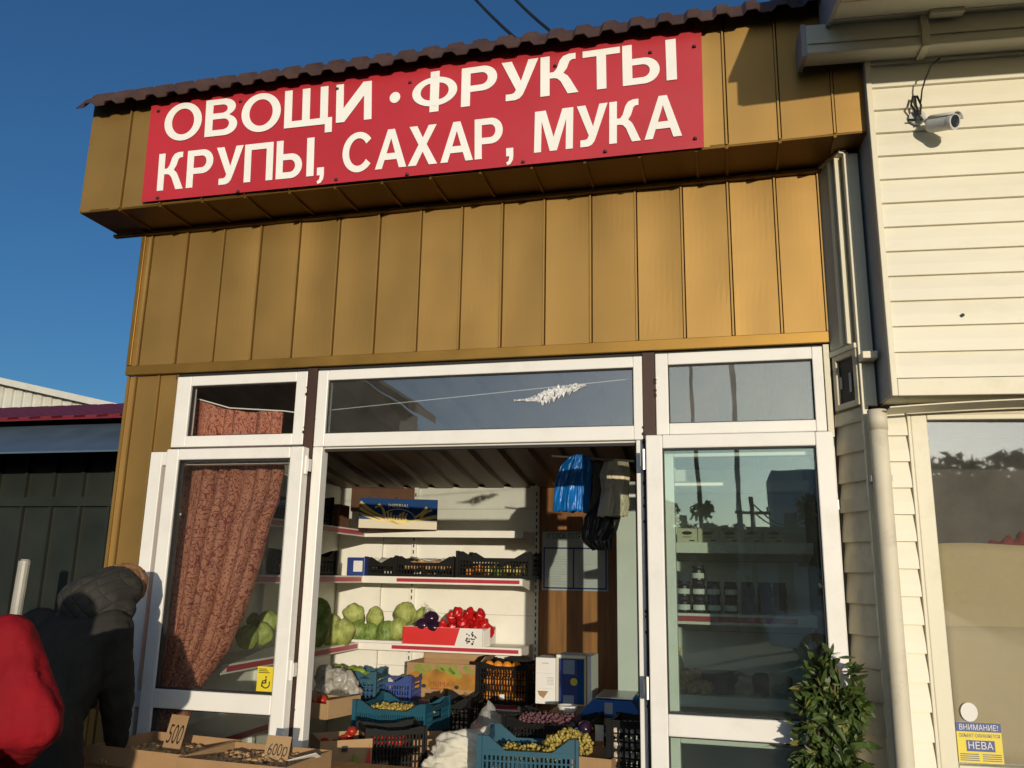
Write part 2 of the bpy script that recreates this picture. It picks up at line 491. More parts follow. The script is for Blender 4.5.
CARWHITE = mat('white car paint', (0.72, 0.73, 0.74), 0.2, var=0.02, coat=1.0)
CARBLUE = mat('blue grey car paint', (0.10, 0.16, 0.24), 0.2, var=0.03, coat=1.0)
CARGLASS = mat('car glass', (0.02, 0.025, 0.03), 0.06, var=0.05)
TYRE = mat('tyre rubber', (0.018, 0.018, 0.018), 0.85)
REFL_SCRAP = mat('silver reflection scrap', (0.75, 0.75, 0.74), 0.3, 0.3, var=0.2, scale=30, bump=0.8, bscale=60)  # ragged silver piece built in place of a bright crumpled reflection
def add_veins(m, col, scale):
    N, L = m.node_tree.nodes, m.node_tree.links
    p = N['Principled BSDF']; src = p.inputs['Base Color'].links[0].from_socket
    tc = N.new('ShaderNodeTexCoord'); wv = N.new('ShaderNodeTexWave'); wv.inputs['Scale'].default_value = scale; wv.inputs['Distortion'].default_value = 9; wv.inputs['Detail'].default_value = 3; wv.inputs['Detail Scale'].default_value = 1.6
    L.new(tc.outputs['Object'], wv.inputs[0])
    rp = N.new('ShaderNodeValToRGB'); rp.color_ramp.elements[0].position = .80; rp.color_ramp.elements[1].position = .98
    L.new(wv.outputs[0], rp.inputs[0])
    mx = N.new('ShaderNodeMix'); mx.data_type = 'RGBA'; L.new(rp.outputs[0], mx.inputs[0]); L.new(src, mx.inputs[6]); mx.inputs[7].default_value = (*col, 1)
    L.new(mx.outputs[2], p.inputs['Base Color'])
add_veins(CABB, (.38, .42, .16), 11); add_veins(CABB_D, (.22, .30, .09), 11)
GARLIC = mat('garlic skin', (0.62, 0.55, 0.45), 0.6, var=0.15)
PAPERBOARD = mat('brown wrapping paper', (0.68, 0.54, 0.30), 0.75, var=0.05, scale=2, bump=0.08, bscale=8)
POSTER = mat('information sheet', (0.50, 0.52, 0.50), 0.35, var=0.06)
EGGPL = mat('aubergine skin', (0.025, 0.010, 0.028), 0.2, var=0.2)
PEPGREEN = mat('green pepper skin', (0.24, 0.34, 0.04), 0.35, var=0.25)

# ------------------------------------------------------------------ lettering
_tcache = {}


def letters(s, bold=0.0):
    k = (s, bold)
    if k in _tcache: return _tcache[k]
    cu = bpy.data.curves.new('lettering', 'FONT')
    cu.body = s; cu.resolution_u = 4; cu.offset = bold
    ob = bpy.data.objects.new('lettering', cu)
    COL.objects.link(ob)
    dg = bpy.context.evaluated_depsgraph_get(); dg.update()
    me = bpy.data.meshes.new_from_object(ob.evaluated_get(dg))
    vs = [Vector(v.co) for v in me.vertices]; fs = [tuple(p.vertices) for p in me.polygons]
    bpy.data.objects.remove(ob); bpy.data.curves.remove(cu); bpy.data.meshes.remove(me)
    x0, x1 = min(v.x for v in vs), max(v.x for v in vs)
    y0, y1 = min(v.y for v in vs), max(v.y for v in vs)
    vs = [Vector(((v.x - x0) / (x1 - x0), (v.y - y0) / (y1 - y0), 0)) for v in vs]
    _tcache[k] = (vs, fs)
    return _tcache[k]


def put_text(mb, s, o, u, v, bold=0.02):
    """fit text into the parallelogram o, o+u, o+v"""
    vs, fs = letters(s, bold)
    o, u, v = Vector(o), Vector(u), Vector(v)
    mb.add([o + u * q.x + v * q.y for q in vs], fs)



# ================================================================== SETTING
g = MB().box(-400, 400, -400, 400, -0.3, 0.0).build('ground', ASPHALT); tag(g, kind='structure')

# ================================================================== THE SHOP
shop = thing('shop_building', 'gold sheet metal shop with white plastic doors and an open red-signed front', 'shop', (-1.35, 0, 0))
WL, WR = -3.154, 0.455          # front wall edges
ZB, ZS, ZF = 2.572, 3.413, 4.02  # gold wall bottom, soffit, top of the fascia
rnd.seed(3)


def seam_panels(mb, xs, z0, z1, y, bow=0.008):
    """standing seam cassettes: slightly bowed sheets with a raised lip at each joint"""
    for a, b in zip(xs[:-1], xs[1:]):
        k = rnd.uniform(-bow, bow)
        t = rnd.uniform(-0.003, 0.003)
        n, m = 8, 6
        def P(u, v, a=a, b=b, k=k, t=t):
            x = a + 0.004 + (b - a - 0.008) * u
            z = z0 + (z1 - z0) * v
            d = k * math.sin(math.pi * u) * (0.4 + 0.6 * v) + t * (2 * u - 1)
            d += 0.0035 * noise.noise(Vector((x * 5, z * 3, 3.1)))
            edge = min(u, 1 - u)
            if edge < 0.01: d += 0.013
            return (x, y + d, z)
        us = [0, 0.02] + [i / n for i in range(1, n)] + [0.98, 1]
        vs = [P(u, j / m) for j in range(m + 1) for u in us]
        c = len(us)
        mb.add(vs, [(j * c + i, j * c + i + 1, (j + 1) * c + i + 1, (j + 1) * c + i) for j in range(m) for i in range(c - 1)])
        mb.box(b - 0.006, b + 0.002, y - 0.009, y + 0.02, z0, z1)


xs = [WL + 0.004, -3.094, -2.865, -2.633, -2.407, -2.175, -1.944, -1.715, -1.484, -1.261, -1.049, -0.832, -0.602, -0.383, -0.164, 0.052, 0.263, WR]
m = MB(); seam_panels(m, xs, ZB + 0.055, ZS + 0.02, 0.0)
m.build('metal_wall', GOLD, shop, smooth=False)
m = MB().box(WL - 0.004, WR, -0.016, 0.03, ZB, ZB + 0.052); m.box(WL - 0.008, WL + 0.02, -0.013, 2.85, ZB + 0.055, ZS)
m.build('wall_trim', GOLD_SHADE, shop, bevel=0.003)
# pier beside the window
m = MB(); seam_panels(m, [WL + 0.004, -3.105, -2.957], 0.0, ZB - 0.004, 0.015, 0.003); seam_panels(m, [-2.957, -2.838], 2.153, ZB - 0.004, 0.015, 0.001)
m.box(WL - 0.004, WL + 0.012, 0.004, 2.85, 0, ZB - 0.004)
m.build('corner_pier', GOLD, shop)
# fascia box above, with soffit
fx = [-3.335, -3.079, -2.83, -2.58, -2.33, -2.08, -1.83, -1.58, -1.33, -1.08, -0.83, -0.58, -0.33, -0.08, 0.053, 0.277, 0.502, 0.66]
m = MB(); seam_panels(m, fx, ZS + 0.004, ZF + 0.06, -0.30, 0.004)
m.box(-3.339, -3.325, -0.297, 0.02, ZS + 0.002, ZF + 0.05)
m.build('fascia', GOLD, shop)
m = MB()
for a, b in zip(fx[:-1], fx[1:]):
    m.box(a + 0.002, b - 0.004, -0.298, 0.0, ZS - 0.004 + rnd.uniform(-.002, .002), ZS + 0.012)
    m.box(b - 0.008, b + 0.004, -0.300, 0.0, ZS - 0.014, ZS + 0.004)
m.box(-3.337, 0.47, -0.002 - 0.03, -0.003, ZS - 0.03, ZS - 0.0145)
m.build('soffit', SOFF_SHADED, shop)
# corrugated roof sheet with its turned-down edge
m = MB()
prof = []
x = -3.365; P = 0.128
while x < 0.75:
    prof += [(x, 0.0), (x + 0.050, 0.0), (x + 0.068, 0.021), (x + 0.110, 0.021)]
    x += P
line = [(-0.395, 3.985), (-0.33, 4.075), (-0.27, 4.125), (3.0, 3.55)]
for k, (yy, zz) in enumerate(line):
    pass
vs, fs = [], []
n = len(prof)
for k, (yy, zz) in enumerate(line):
    for (px, h) in prof:
        nn = (-0.75, 0.62) if k < 2 else (0.1, 1.0)
        vs.append((px, yy + nn[0] * h + 0.004 * noise.noise(Vector((px * 3, k, 0))), zz + nn[1] * h + 0.006 * noise.noise(Vector((px * 2.1, k, 5)))))
for k in range(len(line) - 1):
    for i in range(n - 1):
        fs.append((k * n + i, k * n + i + 1, (k + 1) * n + i + 1, (k + 1) * n + i))
m.add(vs, fs)
m.build('roof', BROWN_ROOF, shop, solid=0.004)
# shell behind: side walls, back wall, ceiling, floor
m = MB()
m.box(WL + 0.02, WL + 0.05, 0.06, 2.85, 0.0, 3.4)
m.box(WR + 0.02, WR + 0.06, 0.06, 2.85, 0.0, 3.4)
m.box(WL + 0.05, WR + 0.02, 2.78, 2.85, 0.0, 3.4)
m.box(WL + 0.05, WR + 0.02, 0.04, 0.06, 2.60, 3.4)
m.build('interior_wall', INWALL, shop)
m = MB()
x = WL + 0.051
cprof = []
while x < WR - 0.1:
    cprof += [(x, 0), (x + 0.13, 0), (x + 0.15, 0.03), (x + 0.19, 0.03)]
    x += 0.21
cprof.append((WR + 0.015, 0))
vs = []
for (yy, zz) in ((0.065, 2.62), (2.775, 2.19)):
    for px, h in cprof: vs.append((px, yy, zz + h))
n = len(cprof)
m.add(vs, [(i, i + 1, n + i + 1, n + i) for i in range(n - 1)])
m.build('ceiling', CEIL, shop, solid=0.003)
MB().box(WL + 0.05, WR + 0.02, 0.0, 2.78, -0.01, 0.03).build('floor', INFLOOR, shop)
MB().box(0.427, 0.452, -0.006, 0.04, 2.153, ZB - 0.006).build('edge_trim', CREAMTRIM, shop, bevel=0.002)
# brown posts between the frames
for a, b in ((-2.066, -2.012), (-0.363, -0.307)):
    m = MB().box(a, b, -0.004, 0.05, 0.03, ZB - 0.006)
    for k in range(60):   # foam oozing along the joint
        z = rnd.uniform(0.1, 2.5); s = rnd.choice((a, b))
        m.ball((s, -0.004, z), rnd.uniform(0.004, 0.009), 6, 4)
    m.build('post', WOODPOST, shop)
MB().box(WL + 0.3, WR + 0.02, 0.012, 0.04, ZB - 0.03, ZB - 0.004).build('lintel', GASKET, shop)


def frame_rect(mb, x0, x1, z0, z1, t, y0, y1, tb=None, tt=None, tr=None):
    tb = t if tb is None else tb; tt = t if tt is None else tt; tr = t if tr is None else tr
    mb.box(x0, x0 + t, y0, y1, z0, z1)
    mb.box(x1 - tr, x1, y0, y1, z0, z1)
    mb.box(x0 + t + 0.0005, x1 - tr - 0.0005, y0, y1, z1 - tt, z1)
    mb.box(x0 + t + 0.0005, x1 - tr - 0.0005, y0, y1, z0, z0 + tb)


def window(x0, x1, z0, z1, gx0, gx1, gz0, gz1, glass, y=0.0):
    w = MB()
    frame_rect(w, x0, x1, z0, z1, gx0 - x0, y, y + 0.06, gz0 - z0, z1 - gz1, x1 - gx1)
    f = w.build('window', PVC, shop, bevel=0.004)
    b = MB(); frame_rect(b, gx0 - 0.001, gx1 + 0.001, gz0 - 0.001, gz1 + 0.001, 0.006, y + 0.014, y + 0.035)
    b.build('gasket', GASKET, f)
    MB().box(gx0 + 0.0055, gx1 - 0.0055, y + 0.022, y + 0.026, gz0 + 0.0055, gz1 - 0.0055).build('pane', glass, f)
    return f


window(-2.835, -2.068, 2.172, 2.552, -2.749, -2.130, 2.230, 2.500, GLASS)
window(-2.010, -0.365, 2.160, 2.552, -1.952, -0.407, 2.226, 2.500, GLASS_TOP)
window(-0.305, 0.424, 2.180, 2.560, -0.248, 0.380, 2.232, 2.505, GLASS_HAZED)
# door frame of the opening: jambs, head track
m = MB()
m.box(-2.010, -1.957, 0.0, 0.065, 0.03, 2.158)
m.box(-0.398, -0.365, 0.0, 0.065, 0.03, 2.158)
m.box(-1.957, -0.398, 0.02, 0.06, 2.150, 2.158)
m.build('door_frame', PVC, shop, bevel=0.004)
MB().box(-1.955, -0.400, 0.022, 0.05, 2.137, 2.1495).build('door_frame_seal', GASKET, shop)
# fixed side lights behind the folded-back leaves
for x0, x1 in ((-2.952, -2.068), (-0.305, 0.450)):
    w = MB(); frame_rect(w, x0, x1, 0.03, 2.150, 0.072, 0.004, 0.06)
    w.box(x0 + 0.0725, x1 - 0.0725, 0.004, 0.06, 0.88, 0.96)
    f = w.build('window', PVC, shop, bevel=0.004)
    p = MB()
    p.box(x0 + 0.073, x1 - 0.073, 0.028, 0.032, 0.9605, 2.077)
    p.box(x0 + 0.073, x1 - 0.073, 0.028, 0.032, 0.1025, 0.8795)
    p.build('pane', GLASS, f)


def door(x0, x1, hinge, z1, gt, r0, r1):
    """leaf folded flat against the side light; hinge = -1 left edge, 1 right edge"""
    y0, y1 = -0.078, -0.018
    z0 = 0.06
    gx0, gx1 = x0 + 0.072, x1 - 0.072
    w = MB(); frame_rect(w, x0, x1, z0, z1, 0.072, y0, y1, tt=z1 - gt)
    w.box(gx0 + 0.0005, gx1 - 0.0005, y0, y1, r0, r1)
    d = w.build('door', PVC, shop, bevel=0.005)
    b = MB()
    for a, c in ((r1, gt), (0.132, r0)):
        frame_rect(b, gx0 - 0.001, gx1 + 0.001, a - 0.001, c + 0.001, 0.007, y0 + 0.012, y1 - 0.012)
    b.build('gasket', GASKET, d)
    p = MB()
    for a, c in ((r1, gt), (0.132, r0)):
        p.box(gx0 + 0.0065, gx1 - 0.0065, y0 + 0.028, y0 + 0.032, a + 0.0065, c - 0.0065)
    p.build('pane', GLASS_CLEAN if hinge > 0 else GLASS_DOOR, d)
    hx = x1 + 0.012 if hinge > 0 else x0 - 0.012
    for z in (0.25, 1.1, 2.06):
        h = MB().tube([(hx, y0 + 0.012, z - 0.045), (hx, y0 + 0.012, z + 0.045)], 0.011, 10)
        h.box(hx - 0.014, hx + 0.014, y0 + 0.012, y0 + 0.045, z - 0.03, z + 0.03)
        h.build('hinge', PVC if hinge > 0 else STEEL, d, smooth=False)
    e = MB()
    ex = x0 if hinge > 0 else x1
    sgn = -1 if hinge > 0 else 1
    for z in (0.8, 1.15, 1.86):
        e.box(min(ex, ex + sgn * 0.007), max(ex, ex + sgn * 0.007), y0 + 0.02, y1 - 0.015, z - 0.02, z + 0.02)
    e.build('latch_plate', STEEL, d)
    return d


q0, q1 = at(167, 449.4, -0.078).x, at(303.8, 446.9, -0.078).x
door(q0, q1, 1, 2.150, 2.094, 0.897, 0.984)
q2, q3 = at(645.5, 437, -0.078).x, at(832.8, 428.6, -0.078).x
door(q2, q3, -1, 2.167, 2.107, 0.917, 1.003)

# ------------------------------------------------------------------ the banner
sg = thing('shop_sign', 'long red banner with white Russian lettering for vegetables and fruit', 'sign', (-1.5, -0.32, 3.43))
s0, s1, s2, s3 = [at(*p, -0.322) for p in ((141.4, 202.3), (704, 147.3), (701.3, 28), (152, 101))]
nx, nz = 60, 10
m = MB()
def SP(u, v):
    a = s0.lerp(s1, u).lerp(s3.lerp(s2, u), v)
    return (a.x, -0.322 + 0.002 * noise.noise(Vector((u * 9, v * 3, 1))) + 0.001 * math.sin(u * 40) * (v - .5) ** 2, a.z)
m.grid(SP, nx, nz)
m.build('banner', SIGNRED, sg, smooth=False, solid=0.002)
Yt = -0.3272
from mathutils.geometry import tessellate_polygon
def arc(cx, cy, rx, ry, a0, a1, n=14): return [(cx + rx * math.cos(R(a0 + (a1 - a0) * i / n)), cy + ry * math.sin(R(a0 + (a1 - a0) * i / n))) for i in range(n + 1)]
GLYPH = {   # heavy sans capitals: advance width, list of shapes, each an outer loop followed by holes
 'О': (1.06, [[arc(.53, .5, .53, .52, 0, 352, 40), arc(.53, .5, .315, .355, 0, 352, 40)]]),
 'С': (.98, [[arc(.52, .5, .52, .52, 38, 322, 30) + arc(.52, .5, .305, .355, 326, 34, 30)]]),
 'В': (.90, [[[(0, 0), (0, 1), (.5, 1)] + arc(.5, .765, .33, .235, 84, -60, 14) + arc(.53, .28, .36, .28, 62, -90, 16), [(.21, .845), (.47, .845)] + arc(.47, .73, .14, .115, 80, -80, 8) + [(.47, .615), (.21, .615)], [(.21, .455), (.5, .455)] + arc(.5, .308, .17, .147, 80, -80, 8) + [(.5, .16), (.21, .16)]]]),
 'Р': (.85, [[[(0, 0), (0, 1), (.5, 1)] + arc(.5, .68, .35, .32, 84, -84, 18) + [(.5, .36), (.215, .36), (.215, 0)], [(.215, .84), (.47, .84)] + arc(.47, .68, .16, .16, 80, -80, 10) + [(.47, .52), (.215, .52)]]]),
 'Ы': (1.16, [[[(0, 0), (0, 1), (.21, 1), (.21, .64), (.46, .64)] + arc(.46, .32, .34, .32, 84, -90, 18), [(.21, .48), (.43, .48)] + arc(.43, .32, .16, .16, 80, -80, 10) + [(.43, .16), (.21, .16)]], [[(.94, 0), (.94, 1), (1.16, 1), (1.16, 0)]]]),
 'Щ': (1.25, [[[(0, 1), (.2, 1), (.2, .17), (.47, .17), (.47, 1), (.67, 1), (.67, .17), (.94, .17), (.94, 1), (1.14, 1), (1.14, .17), (1.25, .17), (1.25, -.22), (1.07, -.22), (1.07, 0), (0, 0)]]]),
 'И': (.9, [[[(0, 0), (0, 1), (.19, 1), (.19, .36), (.69, 1), (.9, 1), (.9, 0), (.71, 0), (.71, .64), (.21, 0)]]]),
 'Ф': (1.1, [[arc(.55, .5, .55, .38, 0, 352, 40), [(.44, .72)] + arc(.46, .5, .255, .22, 95, 265, 14) + [(.44, .28)], [(.66, .28)] + arc(.64, .5, .255, .22, -85, 85, 14) + [(.66, .72)]], [[(.44, .8735), (.44, 1.03), (.66, 1.03), (.66, .8735)]], [[(.44, -.03), (.44, .1265), (.66, .1265), (.66, -.03)]]]),
 'У': (.86, [[[(0, 1), (.24, 1), (.46, .47), (.63, 1), (.86, 1), (.57, .27), (.50, .11), (.43, .035), (.33, 0), (.11, 0), (.11, .165), (.25, .165), (.31, .19), (.345, .26)]]]),
 'К': (.86, [[[(0, 0), (0, 1), (.21, 1), (.21, .58), (.30, .58), (.37, .66), (.44, .86), (.52, .96), (.65, 1), (.80, 1), (.80, .85), (.72, .85), (.66, .81), (.60, .64), (.52, .53), (.62, .45), (.68, .35), (.86, 0), (.62, 0), (.46, .33), (.38, .41), (.30, .43), (.21, .43), (.21, 0)]]]),
 'Т': (.83, [[[(.31, 0), (.31, .84), (0, .84), (0, 1), (.83, 1), (.83, .84), (.52, .84), (.52, 0)]]]),
 'П': (.9, [[[(0, 0), (0, 1), (.9, 1), (.9, 0), (.69, 0), (.69, .84), (.21, .84), (.21, 0)]]]),
 'А': (1.0, [[[(0, 0), (.39, 1), (.61, 1), (1, 0), (.77, 0), (.69, .22), (.30, .22), (.22, 0)], [(.36, .385), (.635, .385), (.5, .77)]]]),
 'Х': (.92, [[[(0, 0), (.33, .52), (.03, 1), (.28, 1), (.46, .69), (.64, 1), (.89, 1), (.58, .52), (.92, 0), (.66, 0), (.46, .34), (.26, 0)]]]),
 'М': (1.1, [[[(0, 0), (0, 1), (.31, 1), (.55, .33), (.79, 1), (1.1, 1), (1.1, 0), (.9, 0), (.9, .74), (.65, 0), (.45, 0), (.2, .74), (.2, 0)]]]),
 ',': (.21, [[[(0, .2), (.21, .2), (.21, 0), (.19, -.1), (.12, -.19), (.03, -.22), (0, -.15), (.07, -.11), (.09, -.02), (.09, 0), (0, 0)]]])}
def bold_word(mb, s, o, u, v):
    x, tris, pts = 0.0, [], []
    for ch in s:
        wd, shapes = GLYPH[ch]
        for loops in shapes:
            flat = [p for lp_ in loops for p in lp_]
            t = tessellate_polygon([[Vector((p[0], p[1], 0)) for p in lp_] for lp_ in loops])
            b = len(pts); pts += [(x + p[0], p[1]) for p in flat]; tris += [tuple(b + i for i in q) for q in t]
        x += wd + (.10 if ch not in 'АУТ' else .05)
    x0, x1 = min(p[0] for p in pts), max(p[0] for p in pts); y0, y1 = min(p[1] for p in pts), max(p[1] for p in pts)
    mb.add([o + u * ((p[0] - x0) / (x1 - x0)) + v * ((p[1] - y0) / (y1 - y0)) for p in pts], tris)
def word(s, bl, br, tl, bold):
    o, a, b = at(*bl, Yt), at(*br, Yt), at(*tl, Yt)
    mb = MB(); bold_word(mb, s, o, a - o, b - o)
    mb.build('lettering', SIGNWHITE, sg, solid=0.001, recalc=False)
word("ОВОЩИ", (162.7, 149.8), (371.4, 127.6), (166, 105), 0)
word("ФРУКТЫ", (411.5, 114.7), (677.1, 80.5), (413.2, 74.5), 0)
word("КРУПЫ,", (156.1, 199.2), (323.6, 183.5), (159.5, 154.2), 0)
word("САХАР,", (341.4, 181.7), (513.4, 164.8), (343.4, 133.9), 0)
word("МУКА", (534, 152.9), (682.1, 135.6), (535, 112), 0)
c = at(394.9, 97.4, Yt)
MB().prism([c + Vector((0.028 * math.cos(a * math.pi / 10), 0, 0.030 * math.sin(a * math.pi / 10))) for a in range(20)], (0, 0.001, 0)).build('lettering', SIGNWHITE, sg)
for q in ((158.5, 111), (157.5, 198), (238, 191.5), (336, 179.5), (240.5, 101.5), (337.5, 89), (410, 82.5), (407, 174.5), (523, 162), (605, 151.5), (695, 138.5), (694, 46.5), (650, 52.5), (555, 66)):
    p = at(*q, -0.326)
    MB().lathe(p, [(0.009, -0.006), (0.009, 0.003), (0.004, 0.008)], 8, None).build('screw', INK, sg)

# ================================================================== NEIGHBOUR WITH CREAM SIDING
yw = R(5)
U = Vector((math.cos(yw), math.sin(yw), 0)); NN = Vector((math.sin(yw), -math.cos(yw), 0))
O = Vector((0.557, -0.165, 0))
def LT(extra=None):
    return Matrix(((U.x, -NN.x, 0, O.x), (U.y, -NN.y, 0, O.y), (0, 0, 1, 0), (0, 0, 0, 1)))
TL_ = LT()     # local: x along the wall, y into the wall (negative = towards the street)
nb = thing('siding_building', 'building clad in cream horizontal siding with an overhanging upper floor', 'building', (1.8, 0, 0))


def siding(mb, u0, u1, z0, z1, y, step=0.1005, lap=0.012, wob=0.0015):
    z = z0
    while z < z1 - 0.01:
        t = min(z + step, z1)
        n = 6
        for i in range(n):
            a, b = u0 + (u1 - u0) * i / n, u0 + (u1 - u0) * (i + 1) / n
            wa, wb = wob * noise.noise(Vector((a * 2, z * 9, 0))), wob * noise.noise(Vector((b * 2, z * 9, 0)))
            mb.add([(a, y - lap + wa, z), (b, y - lap + wb, z), (b, y - 0.008 + wb, z + step * .45), (a, y - 0.008 + wa, z + step * .45), (b, y + 0.003, t), (a, y + 0.003, t), (a, y + 0.004, z), (b, y + 0.004, z)],
                   [(0, 1, 2, 3), (3, 2, 4, 5), (6, 7, 1, 0)])
        z = t


yu = -0.176                       # upper floor front
zu = 2.255
m = MB(); siding(m, 0.080, 3.2, zu + 0.071, 3.78, yu, 0.1052)
m.build('upper_siding', SIDING, nb, T=TL_, recalc=False)
m = MB()
m.box(0.057, 0.080, yu - 0.016, yu + 0.012, zu, 3.78); m.box(0.0805, 3.2, yu - 0.014, yu + 0.01, zu, zu + 0.068)
m.build('corner_trim', CREAMTRIM, nb, T=TL_, bevel=0.003)
m = MB(); m.box(0.059, 0.076, yu + 0.0125, 0.42, zu + 0.01, 3.74); m.build('upper_side_wall', GREYTRIM, nb, T=TL_)
m = MB(); m.box(0.0685, 3.2, yu + 0.011, 3.0, zu + 0.004, zu + 0.03); m.build('overhang_soffit', CREAMTRIM, nb, T=TL_)
# sagging strip under the overhang
m = MB()
def sag(u, v): return (0.055 + 0.85 * u, yu + 0.02 + 0.09 * v, zu - 0.008 - 0.03 * (1 - u) ** 2 - 0.012 * v)
m.grid(sag, 16, 2); m.build('loose_trim_strip', CREAMTRIM, nb, T=TL_, solid=0.005)
# lower floor front, narrow strip beside the window
m = MB(); siding(m, 0.012, 0.153, 0.0225, zu - .02, 0.0, 0.1053, 0.014)
m.build('lower_siding', SIDING, nb, T=TL_, recalc=False)
m = MB()
m.box(-0.012, 0.010, -0.008, 0.02, 0.0, 3.385); m.box(0.0105, 0.048, -0.004, 0.02, zu, 3.385); m.box(0.1545, 0.167, -0.016, 0.02, 0, zu - 0.03)
m.build('corner_trim', CREAMTRIM, nb, T=TL_, bevel=0.002)
m = MB(); m.box(0.168, 3.2, -0.01, 0.03, 2.213, zu + 0.003); m.box(0.168, 3.2, -0.01, 0.03, 0, 0.83); m.box(1.351, 3.2, -0.01, 0.03, 0.8305, 2.2125)
m.build('lower_wall', SIDING_OLD, nb, T=TL_)
def inv_at0(px, py):
    d = FW + RT * ((px - 512) / FPX) - UP * ((py - 384) / FPX)
    return (CAM + d * ((TL_ @ Vector((0, 0.03, 0)) - CAM).dot(NN) / d.dot(NN))).z
# shop window with paper behind the glass
wx0, wx1, wz0, wz1 = 0.168, 1.35, 0.83, 2.213
f = MB(); frame_rect(f, wx0, wx1, wz0, wz1, 0.062, -0.012, 0.06, tb=0.065, tt=0.022)
win = f.build('window', CREAMTRIM, nb, T=TL_, bevel=0.004)
PT_ = TL_ @ Matrix.Translation((wx0 + .06, .016, 0)) @ Matrix.Rotation(R(2.3), 4, 'Z')
MB().box(0.0025, wx1 - wx0 - 0.1225, 0.0, 0.005, wz0 + 0.066, wz1 - 0.0225).build('pane', glass_mat('street window glass', (0.97, 0.98, 0.96), 0.17, 0.05, rough=0.02), win, T=PT_)
m = MB()
def paper(u, v): return (wx0 + 0.07 + 1.05 * u, 0.030 + .042 * u + 0.006 * noise.noise(Vector((u * 6, v * 4, 2))), wz0 + 0.067 + 0.805 * v + 0.004 * math.sin(u * 14))
m.grid(paper, 40, 16); m.build('paper_sheet', PAPERBOARD, win, T=TL_, smooth=True, solid=0.003)
zj = inv_at0(990, 627)
m = MB(); m.grid(lambda u, v: (wx0 + 0.075 + 1.03 * u, 0.0265 + .042 * u + 0.006 * noise.noise(Vector((u * 6, v * 2, 2))) * .6, wz0 + 0.068 + (zj - wz0 - .068) * v + .003 * math.sin(u * 9) * v), 40, 8); m.build('paper_sheet', PAPERBOARD, win, T=TL_, smooth=True, solid=0.002)
m = MB().box(wx0, 3.1, 0.9, 0.95, 0.1, zu); m.box(wx0, 3.1, 0.06, 0.9, 0.0, 0.03); m.box(3.1, 3.2, 0.03, 3, 0, zu); m.box(0.03, 0.06, 0.03, 3.0, 0.0, 3.7)
m.build('interior_wall', DARKWALL, nb, T=TL_)
# side wall facing the gold shop, with old siding and a small vent window
A = Vector((0.460, 0.0, 0)); B = O + U * (-0.0125)
du = (B - A); SL = du.length; du.normalize(); dn = Vector((du.y, -du.x, 0))
TS = Matrix(((du.x, -dn.x, 0, A.x), (du.y, -dn.y, 0, A.y), (0, 0, 1, 0), (0, 0, 0, 1)))
m = MB(); siding(m, -0.01, SL - 0.002, 0.0, 2.245, 0.012, 0.122, 0.012)
m.build('side_siding', SIDING_OLD, nb, T=TS, recalc=False)
m = MB(); m.box(-0.02, SL, 0.018, 0.03, 0, 3.40); m.build('side_wall', SIDING_OLD, nb, T=TS)
f = MB(); frame_rect(f, 0.012, SL - 0.008, 2.262, 2.502, 0.024, -0.006, 0.016)
vw = f.build('vent_window', SIDING_OLD, nb, T=TS, bevel=0.002)
m = MB(); m.box(0.0365, SL - 0.0325, 0.009, 0.012, 2.2865, 2.4775); m.build('pane', DARKHOLE, vw, T=TS)
m = MB()
for k in range(0, 5, 3): m.box(0.04 + k * 0.022, 0.055 + k * 0.022, 0.0055, 0.0085, 2.32 + rnd.random() * .05, 2.36 + rnd.random() * 0.08)
m.build('peeling_patch', GREYTRIM, vw, T=TS)
m = MB()
m.box(0.0, SL - 0.004, -0.012, 0.015, 2.503, 2.525)
m.box(0.0, 0.085, -0.004, 0.015, 2.53, 3.388); m.box(0.088, 0.108, -0.014, 0.01, 2.53, 3.388)
m.box(0.135, 0.147, -0.016, 0.01, 2.53, 3.388)
m.box(-0.004, SL, -0.018, 0.02, 3.39, 3.408)
m.build('side_trim', CREAMTRIM, nb, T=TS, bevel=0.002)
m = MB(); m.box(-0.012, 0.047, -0.075, -0.0085, 2.438, 2.468); m.build('ledge', CREAMTRIM, nb, T=TL_, bevel=0.003)
# eave with sloping gable end, cornice
m = MB()
m.box(-0.19, 3.2, yu - 0.10, yu - 0.012, 3.710, 3.850); m.box(-0.185, 3.2, yu - 0.108, yu - 0.1005, 3.755, 3.770)
m.box(-0.19, 3.2, yu - 0.106, yu - 0.1005, 3.710, 3.727)
m.build('cornice', SIDING, nb, T=TL_, bevel=0.004)
m = MB()
for k in range(7):
    y1 = yu - 0.012 - k * 0.135; zz_ = 3.855 - .019 * k
    m.prism([(-0.09, y1 - 0.128, zz_ - .018), (-0.09, y1, zz_), (-0.09, y1, zz_ + .012), (-0.09, y1 - 0.128, zz_ - .006)], (3.29, 0, 0))
m.prism([(-.088, yu - .95, 3.735), (-.088, yu - .02, 3.866), (-.088, yu - .02, 3.876), (-.088, yu - .95, 3.745)], (3.288, 0, 0))
m.build('eave_soffit', SIDING, nb, T=TL_)
m = MB().prism([(-0.11, yu - 0.0, 3.845), (-0.11, yu - 0.97, 3.705), (-0.11, yu - 0.97, 3.82), (-0.11, yu - 0.0, 4.46)], (0.019, 0, 0)); m.box(-0.21, -0.191, yu - 0.1, yu + 0.02, 3.705, 3.855); m.box(-.0905, 3.2, yu - .99, yu - .962, 3.700, 3.82)
m.build('gable_board', GREYTRIM, nb, T=TL_)
m = MB()
m.prism([(-0.13, yu - 1.02, 3.825), (-0.13, yu - 1.02, 3.845), (-0.13, 3.0, 6.9), (-0.13, 3.0, 6.87)], (3.4, 0, 0))
m.build('roof', BROWN_ROOF, nb, T=TL_)
hq = TL_.inverted() @ at(964, 314, -.34)
